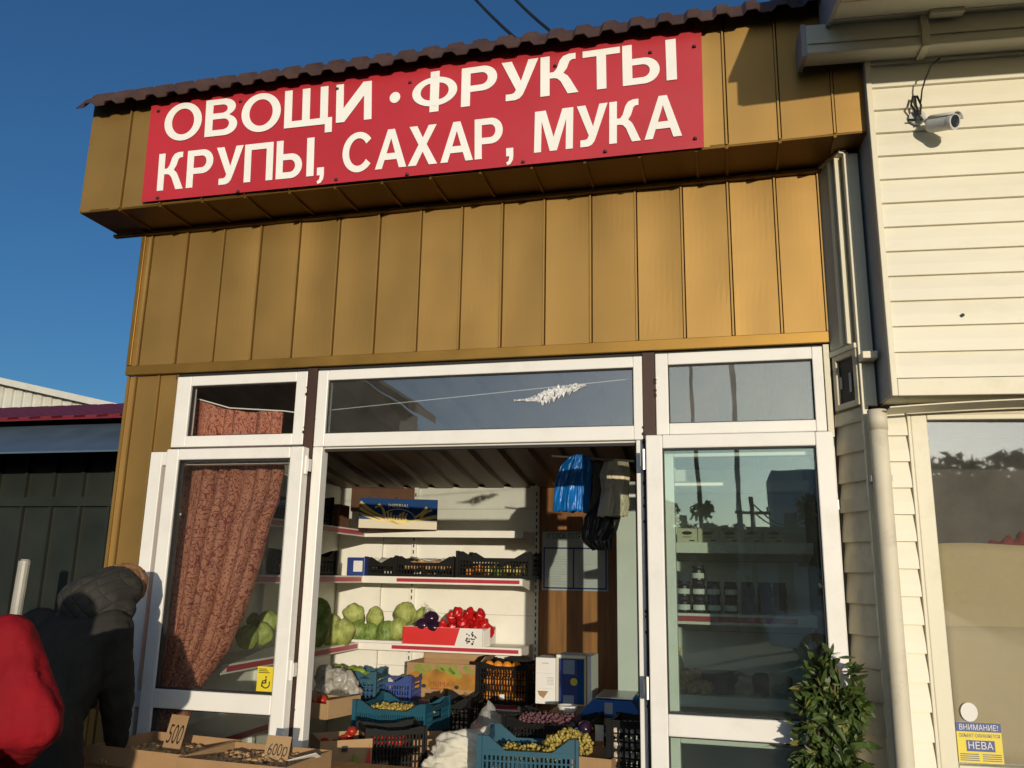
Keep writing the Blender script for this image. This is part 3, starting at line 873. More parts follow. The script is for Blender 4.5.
MB().lathe((hq.x, yu - .016, hq.z), [(.006, -.002), (.007, .002), (.003, .003)], 8, Matrix.Rotation(R(90), 3, 'X')).build('nail_hole', INK, nb, T=TL_)
m = MB(); m.box(0.262, 0.292, yu - 0.122, yu - 0.109, 3.695, 3.845); m.box(0.262, 0.292, yu - 0.109, yu - 0.018, 3.697, 3.707); m.box(0.29, 0.42, yu - 0.16, yu - 0.125, 3.815, 3.840)
m.build('cable_duct', CREAMTRIM, nb, T=TL_, bevel=0.002)

# downpipe
pc = TL_ @ Vector((0.027, -0.068, 0))
dp = thing('downpipe', 'fat cream drain pipe with flaking paint running down the siding corner', 'pipe', (pc.x, pc.y, 0))
zz = [0, 0.4, 0.9, 1.4, 1.9, 2.20]
MB().tube([(pc.x, pc.y, z) for z in zz], 0.0345, 20).build('pipe', PIPE, dp, smooth=True)
m = MB().tube([(pc.x, pc.y, 2.14), (pc.x, pc.y, 2.222)], 0.037, 20); m.build('collar', PIPE, dp, smooth=True)
m = MB()
for z in (0.5, 1.95): m.box(pc.x - .039, pc.x + .039, pc.y - .0, pc.y + .052, z - 0.012, z + 0.012)
m.build('bracket', GREYTRIM, dp)

# surveillance camera
ccp = at(921, 122, -0.40)
cc = thing('security_camera', 'small grey bullet camera screwed to the cream siding', 'security camera', tuple(ccp))
b0, b1 = at(930, 125, -0.375), at(955, 121, -0.45)
ax = (b1 - b0).normalized()
rot = ax.to_track_quat('Z', 'Y').to_matrix()
L_ = (b1 - b0).length
MB().lathe(b0, [(0.012, -0.01), (0.030, 0.0), (0.032, 0.01), (0.032, L_ * .86), (0.034, L_ * .87), (0.034, L_), (0.027, L_)], 24, rot).build('housing', CAMW, cc, smooth=False)
MB().lathe(b0, [(0.026, L_ - .002), (0.024, L_ + 0.003), (0.010, L_ + 0.004)], 20, rot).build('lens', CARGLASS, cc)
m = MB()
hs = rot @ Vector((0, 1, 0))
up_ = Vector((0, 0, 1))
m.grid(lambda u, v: tuple(b0 + ax * (L_ * (0.05 + 1.05 * v)) + rot @ Vector((0.0365 * math.cos(math.pi * (.15 + .7 * u)), 0.0365 * math.sin(math.pi * (.15 + .7 * u)), 0))), 10, 2)
m.build('sun_shield', CAMW, cc, smooth=True, solid=0.003)
pb = at(917, 118, -0.335)
m = MB().tube([pb + Vector((0, 0.004, 0)), pb + Vector((0, -0.012, 0))], 0.032, 16)
m.tube([pb, pb + Vector((0.012, -0.035, -0.012)), b0 + Vector((0, 0, -.005))], 0.010, 10)
m.build('mount', CAMW, cc)
m = MB()
c0 = at(940, 58, -0.43); c1 = at(925, 80, -0.40); c2 = at(921, 100, -0.365); c3 = at(915, 112, -0.36)
m.tube([c0, at(931, 66, -0.42), c1, at(922, 90, -0.38), c2, at(919.5, 112, -0.37), b0], 0.0035, 6)
for k in range(3):
    q = [at(913 + k * 2, 96, -0.352), at(911 + 5 * k, 105, -0.362), at(918 + k, 114, -0.368), at(922, 120, -0.378)]
    m.tube(q, 0.0045, 6)
m.tube([at(908, 120, -.352), at(916, 119, -.357)], 0.004, 6)
m.build('cable', WIRE, cc, smooth=True)

# stickers on the neighbour window
def lp(u, z, y=0.0125): return TL_ @ Vector((u, y, z))
def inv_at(px, py):
    """pixel -> (u, z) on the neighbour's glass plane"""
    d = FW + RT * ((px - 512) / FPX) - UP * ((py - 384) / FPX)
    p0 = TL_ @ Vector((0, 0.0155, 0))
    t = (p0 - CAM).dot(NN) / d.dot(NN)
    p = CAM + d * t
    q = TL_.inverted() @ p
    return q.x, q.z
u0, z0 = inv_at(959, 762); u1, z1 = inv_at(1000, 723)
st = thing('warning_sticker', 'yellow and blue security notice on the siding building window', 'sticker', tuple(lp((u0 + u1) / 2, z0)))
y_ = 0.0135
MB().box(u0, u1, y_, y_ + 0.0012, z0, z1).build('sheet', YELLOW, st, T=TL_)
h = z1 - z0; w_ = u1 - u0
MB().box(u0, u1, y_ - 0.0012, y_ - 0.0002, z1 - h * .24, z1 - 0.001).build('header', NAVY, st, T=TL_)
MB().box(u0 + w_ * .2, u1 - w_ * .17, y_ - 0.0012, y_ - 0.0002, z0 + h * .28, z0 + h * .55).build('badge', NAVY, st, T=TL_)
def lt_text(s, a0, a1, c0, c1, material, par, y, bold=0.0):
    mb = MB(); put_text(mb, s, (a0, y, c0), (a1 - a0, 0, 0), (0, 0, c1 - c0), bold)
    mb.build('lettering', material, par, T=TL_, recalc=False)
lt_text("ВНИМАНИЕ!", u0 + w_ * .07, u1 - w_ * .07, z1 - h * .2, z1 - h * .06, WHITEP, st, y_ - 0.002)
lt_text("ОБЪЕКТ ОХРАНЯЕТСЯ", u0 + w_ * .05, u1 - w_ * .04, z0 + h * .62, z0 + h * .71, NAVY, st, y_ - 0.001)
lt_text("НЕВА", u0 + w_ * .24, u1 - w_ * .21, z0 + h * .34, z0 + h * .52, WHITEP, st, y_ - 0.002, 0.0)
m = MB()
for k in range(4):
    for a, b in ((.04, .46), (.54, .96)):
        m.box(u0 + w_ * a, u0 + w_ * b, y_ - 0.001, y_ - 0.0002, z0 + h * (.05 + .05 * k), z0 + h * (.07 + .05 * k))
m.build('small_print', NAVY, st, T=TL_)
ud, zd = inv_at(969, 712)
o = MB().prism([(ud + 0.030 * math.cos(a * math.pi / 12), y_, zd + 0.034 * math.sin(a * math.pi / 12)) for a in range(24)], (0, 0.002, 0)).build('suction_disc', WHITEP, None, T=TL_)
tag(o, 'round white disc stuck on the glass just above the yellow security notice', 'disc')
# red bag lying on top of the paper, inside that window
m = MB()
ub, zb = inv_at(1003, 541)
for k in range(5): m.capsule((ub - 0.04 + .05 * k, 0.07, zb - 0.02), (ub + .05 * k, 0.09, zb + 0.0 + .008 * (k % 3)), 0.012, 0.012 + 0.006 * k % .02)
o = remeshed(m, 'red_bag', JACKET_R, None, 0.008, 2, 0.01, 0.03)
o.data.transform(TL_); tag(o, 'crumpled red bag behind the glass above the brown paper', 'bag')

# ================================================================== LEFT BACKGROUND
ks = thing('market_kiosk', 'low dark green ribbed kiosk with a dark red roof beside the gold shop', 'kiosk', (-7, 2.0, 0))
Yk = 1.6
zk = at(60, 455, Yk).z
m = MB(); m.box(-16, -3.9, Yk, Yk + 0.05, 0, zk + .32); m.build('wall', DARKGREEN, ks)
x = -3.96
while x > -15:
    MB().box(x - 0.012, x + 0.012, Yk - 0.03, Yk - 0.001, 0, zk - 0.01).build('rib', DARKGREEN, ks)
    x -= 0.262
m = MB(); zr = at(60, 502, Yk).z; m.box(-16, -3.9, Yk - 0.045, Yk - 0.031, zr - 0.035, zr + 0.035); m.build('rail', DARKGREEN, ks)
za, zb_ = at(60, 453, Yk - .6).z, at(60, 421, Yk - .3).z
m = MB().prism([(-16, Yk - 0.62, za), (-16, Yk - 0.62, za + 0.012), (-16, Yk - 0.1, zb_ + 0.01), (-16, Yk - 0.1, zb_)], (12.05, 0, 0)); m.build('awning', BLUEGREY, ks)
m = MB()
zc, zd_ = at(60, 421, Yk - .2).z, at(60, 404, Yk + 1.6).z
x = -16.0
while x < -3.95:
    m.prism([(x, Yk - 0.25, zc), (x, Yk - 0.25, zc + 0.03), (x, Yk + 1.8, zd_ + 0.03), (x, Yk + 1.8, zd_)], (0.10, 0, 0))
    m.prism([(x + .1, Yk - 0.25, zc), (x + .1, Yk - 0.25, zc + 0.012), (x + .1, Yk + 1.8, zd_ + 0.012), (x + .1, Yk + 1.8, zd_)], (0.10, 0, 0))
    x += 0.2
m.build('roof', REDROOF, ks)
# pale building behind
pbd = thing('pale_building', 'far pale ribbed metal hall with a sloping roof edge behind the kiosk', 'building', (-14, 9, 0))
e0, e1 = at(-40, 372, 9), at(125, 409, 9)
m = MB()
n = 60
for i in range(n):
    a, b = i / n, (i + 1) / n
    x0, x1 = e0.x - 2 + (e1.x + 1 - e0.x + 2) * a, e0.x - 2 + (e1.x + 1 - e0.x + 2) * b
    zt = e0.z + (e1.z - e0.z) * ((x0 - e0.x) / (e1.x - e0.x))
    m.box(x0, x1 - 0.001, 9 + (0.04 if i % 2 else 0.0), 9.2, 0, zt - 0.05)
m.build('wall', PALEMETAL, pbd)
sl_ = (e1.z - e0.z) / (e1.x - e0.x)
m = MB().prism([(e0.x - 2, 8.8, e0.z - 2 * sl_ - .06), (e0.x - 2, 8.8, e0.z - 2 * sl_ + 0.06), (e1.x + 1, 8.8, e1.z + sl_ + .06), (e1.x + 1, 8.8, e1.z + sl_ - .06)], (0, 3, 0))
m.build('roof', PALEMETAL, pbd)
# roll of film standing against the kiosk
p0 = at(17, 620, 0.9); p1 = at(25, 561, 0.9)
fr = thing('film_roll', 'upright grey roll wrapped in plastic film by the dark green kiosk wall', 'roll', (p0.x, 0.9, 0))
MB().tube([(p0.x - 0.05, 0.9, 0.0), (p1.x, 0.9, p1.z)], 0.038, 14).build('roll', BAGGREY, fr, smooth=False)
m = MB().tube([(p1.x, 0.9, p1.z - 0.02), (p1.x + .002, 0.9, p1.z + 0.012)], [0.041, 0.025], 14); m.build('wrapping', CLEARBAG, fr)

# ================================================================== THINGS SEEN MIRRORED IN THE GLASS (across the street)
def mir(px, py, D):
    """where a thing D metres out in the street must stand to show at this pixel of the glass"""
    p = at(px, py, D); return Vector((p.x, -p.y, p.z))
ev = mir(411, 411, 12); rg = mir(360, 376, 12)
hs = thing('street_house', 'dark gabled house with deep eaves mirrored in the glass over the shop doorway', 'house', (ev.x - 4, -13, 0))
wr_ = mir(397, 425, 12.3).x
sl2 = (rg.z - ev.z) / (rg.x - ev.x)
MB().box(wr_ - 7, wr_, -13.4, -12.3, 0, ev.z + .15).build('wall', DARKWALL, hs)
xr = ev.x - 4.2; zr_ = ev.z + sl2 * (xr - ev.x)
MB().prism([(ev.x, -11.8, ev.z), (ev.x, -11.8, ev.z + .16), (xr, -11.8, zr_ + .16), (xr, -11.8, zr_)], (0, -1.7, 0)).build('roof', ROOFGREY, hs)
MB().prism([(xr - .002, -11.8, zr_), (xr - .002, -11.8, zr_ + .16), (2 * xr - ev.x, -11.8, ev.z + .16), (2 * xr - ev.x, -11.8, ev.z)], (0, -1.7, 0)).build('roof', ROOFGREY, hs)
MB().prism([(wr_ - .01, -12.32, ev.z + .151), (wr_ - 7, -12.32, ev.z + .151), (xr, -12.32, zr_ - .05)], (0, -1.0, 0)).build('gable', DARKWALL, hs)
for x in (wr_ - 1.6, wr_ - 3.4):
    f = MB(); frame_rect(f, x, x + 1.1, 2.9, 4.3, 0.08, -12.29, -12.25); f = f.build('window', PVC, hs)
    MB().box(x + .081, x + 1.019, -12.285, -12.28, 2.981, 4.219).build('pane', CARGLASS, f)
t1 = mir(700, 527, 26)
kr = thing('stall_row', 'long low row of closed stalls mirrored in the open glass door', 'stalls', (-1, -26, 0))
MB().box(-9, 3.0, -29, -26, 0, t1.z - .25).build('wall', DARKWALL, kr)
MB().box(-9.3, 3.3, -29.2, -25.4, t1.z - .25, t1.z - .05).build('roof', ROOFGREY, kr)
for x in range(-8, 3, 2): MB().box(x, x + 1.5, -25.99, -25.96, 0.2, 2.1).build('shutter', GREYTRIM, kr)
t2 = mir(772, 470, 44)
tb = thing('apartment_block', 'grey block mirrored at the far edge of the glass door', 'building', (5, -44, 0))
MB().box(t2.x, t2.x + 7, -50, -44, 0, t2.z).build('wall', mat('grey plaster', (.7, .69, .66), .8), tb)
for i in range(6):
    for j in range(2): MB().box(t2.x + .5 + i * 1.05, t2.x + 1.1 + i * 1.05, -43.99, -43.95, 1.2 + j * 2.6, 2.5 + j * 2.6).build('window', CARGLASS, tb)
def tree(x, y, h, r, lab, seed):
    rr = random.Random(seed)
    t = thing('tree', lab, 'tree', (x, y, 0))
    MB().tube([(x, y, 0), (x + .1, y, h * .4), (x, y + .1, h * .8)], [0.16, 0.11, 0.03], 8).build('trunk', BARK, t)
    m = MB()
    cl = [(Vector((x + rr.uniform(-r, r), y + rr.uniform(-r, r), h * rr.uniform(.4, 1))), rr.uniform(.3, .6) * r) for _ in range(14)]
    for c, q in cl:
        for _ in range(70):
            d = Vector((rr.gauss(0, 1), rr.gauss(0, 1), rr.gauss(0, 1))).normalized() * q * rr.uniform(.4, 1)
            a = Vector((rr.uniform(-1, 1), rr.uniform(-1, 1), rr.uniform(-1, 1))) * 0.13; b = Vector((rr.uniform(-1, 1), rr.uniform(-1, 1), rr.uniform(-1, 1))) * 0.13
            m.add([c + d - a, c + d + b, c + d + a, c + d - b], [(0, 1, 2, 3)])
    m.build('crown', FOLI, t, recalc=False)
q = mir(688, 506, 23.5); tree(q.x, -23.5, q.z, 0.9, 'bushy tree mirrored among the poles in the open glass door', 1)
q = mir(727, 516, 24); tree(q.x, -24.0, q.z, 0.5, 'small tree mirrored between the two poles in the glass door', 2)
q = mir(812, 503, 19.5); tree(q.x + .3, -19.5, q.z, 0.8, 'dark tree mirrored beside the grey block in the glass door', 3)
# far wood down the street, under the low sun
rw_ = random.Random(4); m = MB()
for k in range(5200):
    x = rw_.uniform(32, 60); top = 10.9 + 1.0 * noise.noise(Vector((x * .3, 0, 0))) + .6 * noise.noise(Vector((x * 1.1, 3, 0)))
    c = Vector((x, -62 + rw_.uniform(-2, 2), top * (1 - rw_.random() ** 1.6)))
    e = [Vector((rw_.uniform(-1, 1), rw_.uniform(-1, 1), rw_.uniform(-1, 1))) * .55 for _ in range(3)]
    m.add([c + e[0], c + e[1], c + e[2]], [(0, 1, 2)])
m.box(32, 60, -64.5, -64.3, 0, 10.0)
tag(m.build('far_wood', FOLI, None, recalc=False), 'dark far wood mirrored as a band in the siding building window', 'wood', kind='stuff')
def pole(x, y, h, r, lab, lean=0.0):
    t = thing('utility_pole', lab, 'pole', (x, y, 0), group='poles across the street')
    MB().tube([(x, y, 0), (x + lean, y, h)], [r, r * .7], 10).build('mast', CONC if r > .1 else BARK, t, smooth=True)
    m = MB().box(x + lean - 0.5, x + lean + 0.5, y - 0.04, y + 0.04, h - 0.5, h - 0.42); m.build('cross_arm', BARK, t)
    for k in (-.42, .42): MB().tube([(x + lean + k, y, h - .42), (x + lean + k, y, h - .28)], 0.035, 8).build('insulator', CAMW, t)
q = mir(705, 510, 24); pole(q.x, -24, 12.0, 0.08, 'leaning concrete utility pole mirrored in the open glass door', -0.5)
q = mir(739, 510, 23); pole(q.x, -23, 12.5, 0.105, 'thickest concrete utility pole mirrored in the open glass door')
q = mir(752, 497, 21); pole(q.x, -21, q.z, 0.09, 'short timber pole with drooping wires mirrored in the glass door')
e_ = mir(822, 489, 21)
for k in range(2):
    pts = []
    for i in range(13):
        u = i / 12; c = q.lerp(e_ + Vector((0, 0, -.25 * k)), u); pts.append((c.x, -21, c.z - .15 - .25 * k * (1 - u) - .75 * math.sin(math.pi * u) * (1 - .2 * k)))
    o = MB().tube(pts, 0.022, 5).build('power_line', WIRE, None)
    tag(o, ('upper' if k == 0 else 'lower') + ' drooping wire from the short timber pole mirrored in the glass door', 'wire')
def car(x, y, paint, lab):
    """side-on small car, its length along x"""
    t = thing('parked_car', lab, 'car', (x, y, 0))
    prof = [(-2.1, .35), (-2.15, .7), (-1.95, .92), (-1.1, 1.0), (-.55, 1.42), (.75, 1.46), (1.5, 1.02), (2.05, .95), (2.12, .6), (2.05, .3)]
    ring = []
    m = MB()
    n = len(prof)
    secs = [(-.82, .9), (-.78, 1.0), (.78, 1.0), (.82, .9)]
    vs = []
    for (yy, k) in secs:
        for (px, pz) in prof:
            tuck = 0.14 if pz > 1.1 else 0
            vs.append((x + px * (1 if k == 1 else .985), y + yy * (1 - tuck), .3 + (pz - .3) * (1 if k == 1 else .985)))
    fs = [(j * n + i, j * n + (i + 1) % n, (j + 1) * n + (i + 1) % n, (j + 1) * n + i) for j in range(3) for i in range(n)]
    fs += [tuple(range(n))[::-1], tuple(3 * n + i for i in range(n))]
    m.add(vs, fs).build('body', paint, t, bevel=0.05, smooth=False)
    for s in (-1, 1):
        yy = y + s * .72
        MB().prism([(x - .95, yy, 1.03), (x - .5, yy, 1.36), (x + .1, yy, 1.38), (x + .1, yy, 1.03)], (0, s * .09, 0)).build('window', CARGLASS, t)
        MB().prism([(x + .17, yy, 1.03), (x + .17, yy, 1.38), (x + .7, yy, 1.38), (x + 1.3, yy, 1.04)], (0, s * .09, 0)).build('window', CARGLASS, t)
        for wx in (-1.3, 1.3):
            wh = MB().tube([(x + wx, y + s * .66, .31), (x + wx, y + s * .85, .31)], .31, 20).build('wheel', TYRE, t)
            MB().tube([(x + wx, y + s * .85, .31), (x + wx, y + s * .87, .31)], .19, 16).build('rim', CAMW, wh)
        MB().box(x - 2.16, x - 2.05, y + s * .6 - .14, y + s * .6 + .14, .62, .76).build('headlight', CAMW, t)
car(2.75, -14.0, CARWHITE, 'white hatchback mirrored low in the open glass door')
car(-3.4, -15.5, CARBLUE, 'blue grey hatchback parked by the stalls across the street')

# wires running to the roof
for k, (a, b) in enumerate((((514, 37), (476, 0)), ((549, 30), (516, 0)))):
    A_, B_ = at(*a, 0.9), at(*b, 1.5)
    d = B_ - A_
    pts = [A_ - d * 0.2] + [A_ + d * t + Vector((0, 0, -0.03 * t * (1 - t))) for t in (0, .25, .5, .75, 1, 2, 4)]
    o = MB().tube(pts, 0.011, 6).build('power_line', WIRE, None, smooth=True)
    tag(o, ('sagging black cable reaching the roof nearer the sign start' if k == 0 else 'straighter black cable reaching the roof above the word for fruit'), 'cable')

# ================================================================== SHELVING
def shelf_unit(label, x0, x1, yf, yb, zs, ztop, along='x', strips=(), lip=0.048, uprights=()):
    """along x: shelves reach from yb (back) to yf (front edge)"""
    t = thing('shelf_unit', label, 'shelving', ((x0 + x1) / 2, yb, 0))
    m = MB(); m.box(x0, x1, yb, yb + 0.02, 0.05, ztop)
    m.build('back_panel', SHELF, t)
    for z in [0.45 + .4 * k for k in range(int((ztop - .45) / .4) + 1)]:
        MB().box(x0, x1, yb - 0.0015, yb - 0.0003, z, z + 0.004).build('panel_joint', GREYTRIM, t)
    for ux in uprights:
        m = MB().box(ux - 0.018, ux + 0.018, yb - 0.028, yb - 0.002, 0.03, ztop + 0.01)
        u = m.build('upright', SHELF, t, bevel=0.002)
        s = MB()
        z = 0.1
        while z < ztop - .03:
            s.box(ux - 0.006, ux + 0.003, yb - 0.0300, yb - 0.0278, z, z + 0.028); z += 0.05
        s.build('perforation', INK, u)
    for z, st in zip(zs, strips):
        m = MB()
        m.box(x0, x1, yf, yb - 0.03, z - 0.012, z)
        m.box(x0, x1, yf - 0.008, yf, z - lip, z + 0.003)
        s = m.build('shelf', SHELF, t, bevel=0.0015)
        for a, b in st:
            MB().box(a, b, yf - 0.0115, yf - 0.0085, z - lip * .72, z - lip * .2).build('price_strip', STRIP, s)
        for ux in (x1,):
            MB().prism([(ux - .002, yf + .002, z - lip), (ux - .002, yf + .002, z), (ux - .002, yb - .03, z + 0.01), (ux - .002, yb - .03, z - .10)], (0.004, 0, 0)).build('shelf_bracket', SHELF, s)
    return t


ZT, ZM, ZL, ZB0 = 1.86, 1.522, 1.045, 0.675
sx = at(397, 583, 2.2).x, at(392, 650, 2.2).x
shelf_unit('cream shop shelving along the back wall, with red price strips', -2.70, -1.452, 2.2, 2.6, [ZT, ZM, ZL, ZB0], 2.23, strips=([], [(sx[0], -1.47)], [(sx[1], -1.47)], [(sx[1], -1.47)]), uprights=(-2.43, -1.452 + .018))
# shelving along the side wall, turned a quarter
us = thing('shelf_unit', 'cream shop shelving along the side wall behind the curtained window', 'shelving', (-3.09, 1.4, 0))
XB, XF, Y0s, Y1s = -3.098, -2.69, 0.42, 2.598
MB().box(XB - .004, XB + 0.016, Y0s, Y1s, 0.05, 2.23).build('back_panel', SHELF, us)
MB().box(XB + 0.02, -2.702, 2.575, 2.597, 0.05, 2.23).build('corner_panel', SHELF, us)
for z in (ZT, ZM, ZL, ZB0):
    m = MB().box(XB + 0.018, XF, Y0s, 2.57, z - 0.012, z - 0.0005); m.box(XF, XF + 0.008, Y0s, 2.19, z - 0.048, z + 0.003)
    s = m.build('shelf', SHELF, us, bevel=0.0015)
    MB().box(XF + 0.0085, XF + 0.0115, Y0s + .05, 2.16, z - 0.038, z - 0.008).build('price_strip', STRIP, s)
for y in (0.5, 1.45):
    MB().box(XB + 0.017, XB + 0.045, y - .018, y + .018, 0.03, 2.24).build('upright', SHELF, us)
# display behind the other door
zj0, zj1, zj2, zj3 = at(700, 482, 1.05).z, at(700, 543, 1.05).z, at(700, 614, 1.05).z, at(700, 696, 1.05).z
shelf_unit('cream display shelving with jars behind the glass door beside the siding', -0.40, 0.43, 1.05, 1.45, [zj0, zj1, zj2, zj3], 2.2, strips=([], [], [(-0.33, 0.33)], []), uprights=(-0.325,), lip=.055)

# wooden board, pale partition
wb = MB().box(-1.430, -0.80, 2.61, 2.64, 0.03, 2.235).build('wooden_board', WOOD, None); tag(wb, 'varnished brown wooden board standing beside the back shelves', 'board')
wb['kind'] = 'thing'
pp = thing('partition', 'pale grey green partition panel at the doorway edge', 'partition', (-0.6, 2.45, 0))
MB().box(at(617.5, 620, 1.36).x, at(637, 620, 1.36).x, 1.36, 1.385, 0.03, 2.12).build('panel', PALE, pp)
MB().box(-0.45, -0.42, 1.4, 2.5, 0.03, 2.15).build('panel', DARKWALL, pp)
# information board
ib = thing('information_board', 'blue framed consumer information board with paper pockets on the wood', 'notice', (-1.1, 2.6, 1.4))
a, b = at(542, 590, 2.6), at(608, 532, 2.6)
MB().box(a.x, b.x, 2.597, 2.609, a.z, b.z).build('board', POSTER, ib)
m = MB(); W_, H_ = b.x - a.x, b.z - a.z
frame_rect(m, a.x + .01, b.x - 0.01, a.z + .012, b.z - H_ * .27, 0.011, 2.5945, 2.5965)
m.box(a.x + W_ * .47, a.x + W_ * .49, 2.5945, 2.5965, a.z + .023, b.z - H_ * .27 - .011)
m.build('border', NAVY, ib)
m = MB(); m.box(a.x + W_ * .05, a.x + W_ * .45, 2.5935, 2.594, a.z + H_ * .06, a.z + H_ * .68); m.box(a.x + W_ * .52, a.x + W_ * .83, 2.5935, 2.594, a.z + H_ * .06, a.z + H_ * .55)
m.build('paper', POSTER, ib)
m = MB()
for k in range(12):
    m.box(a.x + W_ * .08, a.x + W_ * (.28 + .14 * rnd.random()), 2.5925, 2.5932, a.z + H_ * (.1 + .042 * k), a.z + H_ * (.115 + .042 * k))
    if k < 9: m.box(a.x + W_ * .55, a.x + W_ * (.65 + .14 * rnd.random()), 2.5925, 2.5932, a.z + H_ * (.1 + .042 * k), a.z + H_ * (.115 + .042 * k))
m.build('print', GREYTRIM, ib)
m = MB(); put_text(m, "УГОЛОК ПОТРЕБИТЕЛЯ", (a.x + W_ * .06, 2.5965, b.z - H_ * .12), (W_ * .88, 0, 0), (0, 0, H_ * .10), 0); m.build('heading', INK, ib, recalc=False)

# ================================================================== CURTAIN
cu = thing('curtain', 'reddish brown scroll patterned curtain gathered on a cord behind the folded door', 'curtain', (-2.6, 0.14, 2.4))
KEY = [(398, 193.5, 283), (430, 190, 281), (452, 187, 283), (466, 184.5, 285), (500, 180, 279), (520, 177, 270), (560, 172, 260), (610, 167, 244), (650, 163, 228), (690, 159, 198), (740, 156, 178)]
def key(py):
    for (a, l0, r0), (b, l1, r1) in zip(KEY[:-1], KEY[1:]):
        if py <= b:
            t = (py - a) / (b - a); return l0 + (l1 - l0) * t, r0 + (r1 - r0) * t
    return KEY[-1][1:]
uvs = []
def CP(u, v):
    py = 398 + 342 * v
    l, r = key(py)
    sagtop = 12 * u * (1 - v) ** 6 + 7 * math.sin(math.pi * u) * (1 - v) ** 6
    e = 1 - 0.10 * math.sin(math.pi * v)
    px = l + (r - l) * u
    A = 0.016 + 0.022 * min(v * 2, 1)
    ph = u * 2 * math.pi * (7.5) + 2.2 * noise.noise(Vector((u * 3, v * 1.6, 1)))
    yy = 0.135 + A * math.sin(ph) * (.6 + .7 * noise.noise(Vector((u * 4, v * 1.3, 9)))) + 0.02 * noise.noise(Vector((u * 5, v * 3, 4))) + 0.012 * math.sin(ph * 0.43 + 1)
    q = at(px, py + sagtop, 0.135)
    return (q.x + 0.012 * math.cos(ph) * min(1, v * 3), yy, q.z)
m = MB(); NU, NV = 170, 70
m.grid(CP, NU, NV)
co = m.build('curtain_cloth', CURTAIN, cu, smooth=True, recalc=False)
uvl = co.data.uv_layers.new(name='UVMap')
for lpidx in range(len(co.data.loops)):
    vi = co.data.loops[lpidx].vertex_index
    i, j = vi % (NU + 1), vi // (NU + 1)
    uvl.data[lpidx].uv = (i / NU * 1.25, j / NV * 1.8)
ca, cb = at(186, 396, 0.14), at(300, 413, 0.14)
MB().tube([ca, at(193, 397.5, .14), at(230, 408, .14), at(284, 411, .14), cb], 0.0035, 6).build('cord', WHITEP, cu)
# thin line and silver scrap stand in for reflections in the transom glass
o = MB().tube([at(322, 411, 0.10), at(640, 378, 0.10)], 0.0022, 5).build('cord', WHITEP, None); tag(o, 'thin taut white line standing in for a wire mirrored in the long transom glass', 'cord')
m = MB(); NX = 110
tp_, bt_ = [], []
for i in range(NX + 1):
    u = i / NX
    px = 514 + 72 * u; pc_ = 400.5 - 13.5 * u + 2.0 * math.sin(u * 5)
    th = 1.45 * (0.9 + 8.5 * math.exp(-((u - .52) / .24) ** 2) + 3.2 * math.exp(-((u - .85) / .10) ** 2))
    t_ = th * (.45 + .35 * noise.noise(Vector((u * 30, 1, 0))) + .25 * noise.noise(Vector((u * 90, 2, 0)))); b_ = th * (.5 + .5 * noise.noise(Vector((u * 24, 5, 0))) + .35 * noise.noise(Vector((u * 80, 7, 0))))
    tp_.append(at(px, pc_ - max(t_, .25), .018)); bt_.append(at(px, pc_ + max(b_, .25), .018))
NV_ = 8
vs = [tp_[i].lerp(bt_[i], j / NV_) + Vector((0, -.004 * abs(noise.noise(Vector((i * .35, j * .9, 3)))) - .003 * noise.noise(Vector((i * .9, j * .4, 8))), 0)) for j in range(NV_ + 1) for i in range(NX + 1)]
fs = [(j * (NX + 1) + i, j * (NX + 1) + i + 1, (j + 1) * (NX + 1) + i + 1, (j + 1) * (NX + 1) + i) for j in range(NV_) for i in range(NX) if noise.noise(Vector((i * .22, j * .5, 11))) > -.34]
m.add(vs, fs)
o = m.build('reflection_scrap', REFL_SCRAP, None, solid=0.0008, recalc=False); tag(o, 'ragged silver scrap standing in for a crumpled reflection on the long transom glass', 'film')

# yellow accessibility sticker on the folded door with the curtain
yd = -0.0545
a, b = at(256, 691, yd), at(274.5, 667, yd)
st2 = thing('accessibility_sticker', 'yellow sticker with a black wheelchair symbol on the door glass', 'sticker', (a.x, yd, a.z))
MB().box(a.x, b.x, yd, yd + 0.001, a.z, b.z).build('sheet', YELLOW, st2)
W_, H_ = b.x - a.x, b.z - a.z
m = MB()
cx, cz = a.x + W_ * .55, a.z + H_ * .32
r_ = W_ * .2
for k in range(20):
    t0, t1 = R(140 + 250 * k / 20), R(140 + 250 * (k + 1) / 20)
    m.add([(cx + r_ * math.cos(t), yd - .001, cz + r_ * math.sin(t)) for t in (t0, t1)] + [(cx + r_ * 1.3 * math.cos(t), yd - .001, cz + r_ * 1.3 * math.sin(t)) for t in (t1, t0)], [(0, 1, 2, 3)])
def bar(x0, z0, x1, z1, t):
    d = Vector((x1 - x0, 0, z1 - z0)).normalized(); n = Vector((-d.z, 0, d.x)) * t
    p, q = Vector((x0, yd - .0012, z0)), Vector((x1, yd - .0012, z1))
    m.add([p - n, q - n, q + n, p + n], [(0, 1, 2, 3)])
bar(cx, cz + H_ * .02, cx, cz + H_ * .2, W_ * .04); bar(cx, cz + H_ * .02, cx - W_ * .2, cz + H_ * .02, W_ * .035); bar(cx - W_ * .2, cz + H_ * .03, cx - W_ * .25, cz - H_ * .13, W_ * .035); bar(cx, cz + H_ * .13, cx - W_ * .17, cz + H_ * .1, W_ * .03)
m.add([(cx + W_ * .05 * math.cos(k * .5236), yd - .001, cz + H_ * .26 + W_ * .05 * math.sin(k * .5236)) for k in range(12)], [tuple(range(12))])
m.build('symbol', INK, st2, recalc=False)
m = MB()
for k in range(3): m.box(a.x + W_ * .08, a.x + W_ * (.55 + .1 * k), yd - .001, yd - .0003, b.z - H_ * (.12 + .07 * k), b.z - H_ * (.09 + .07 * k))
m.build('small_print', INK, st2)

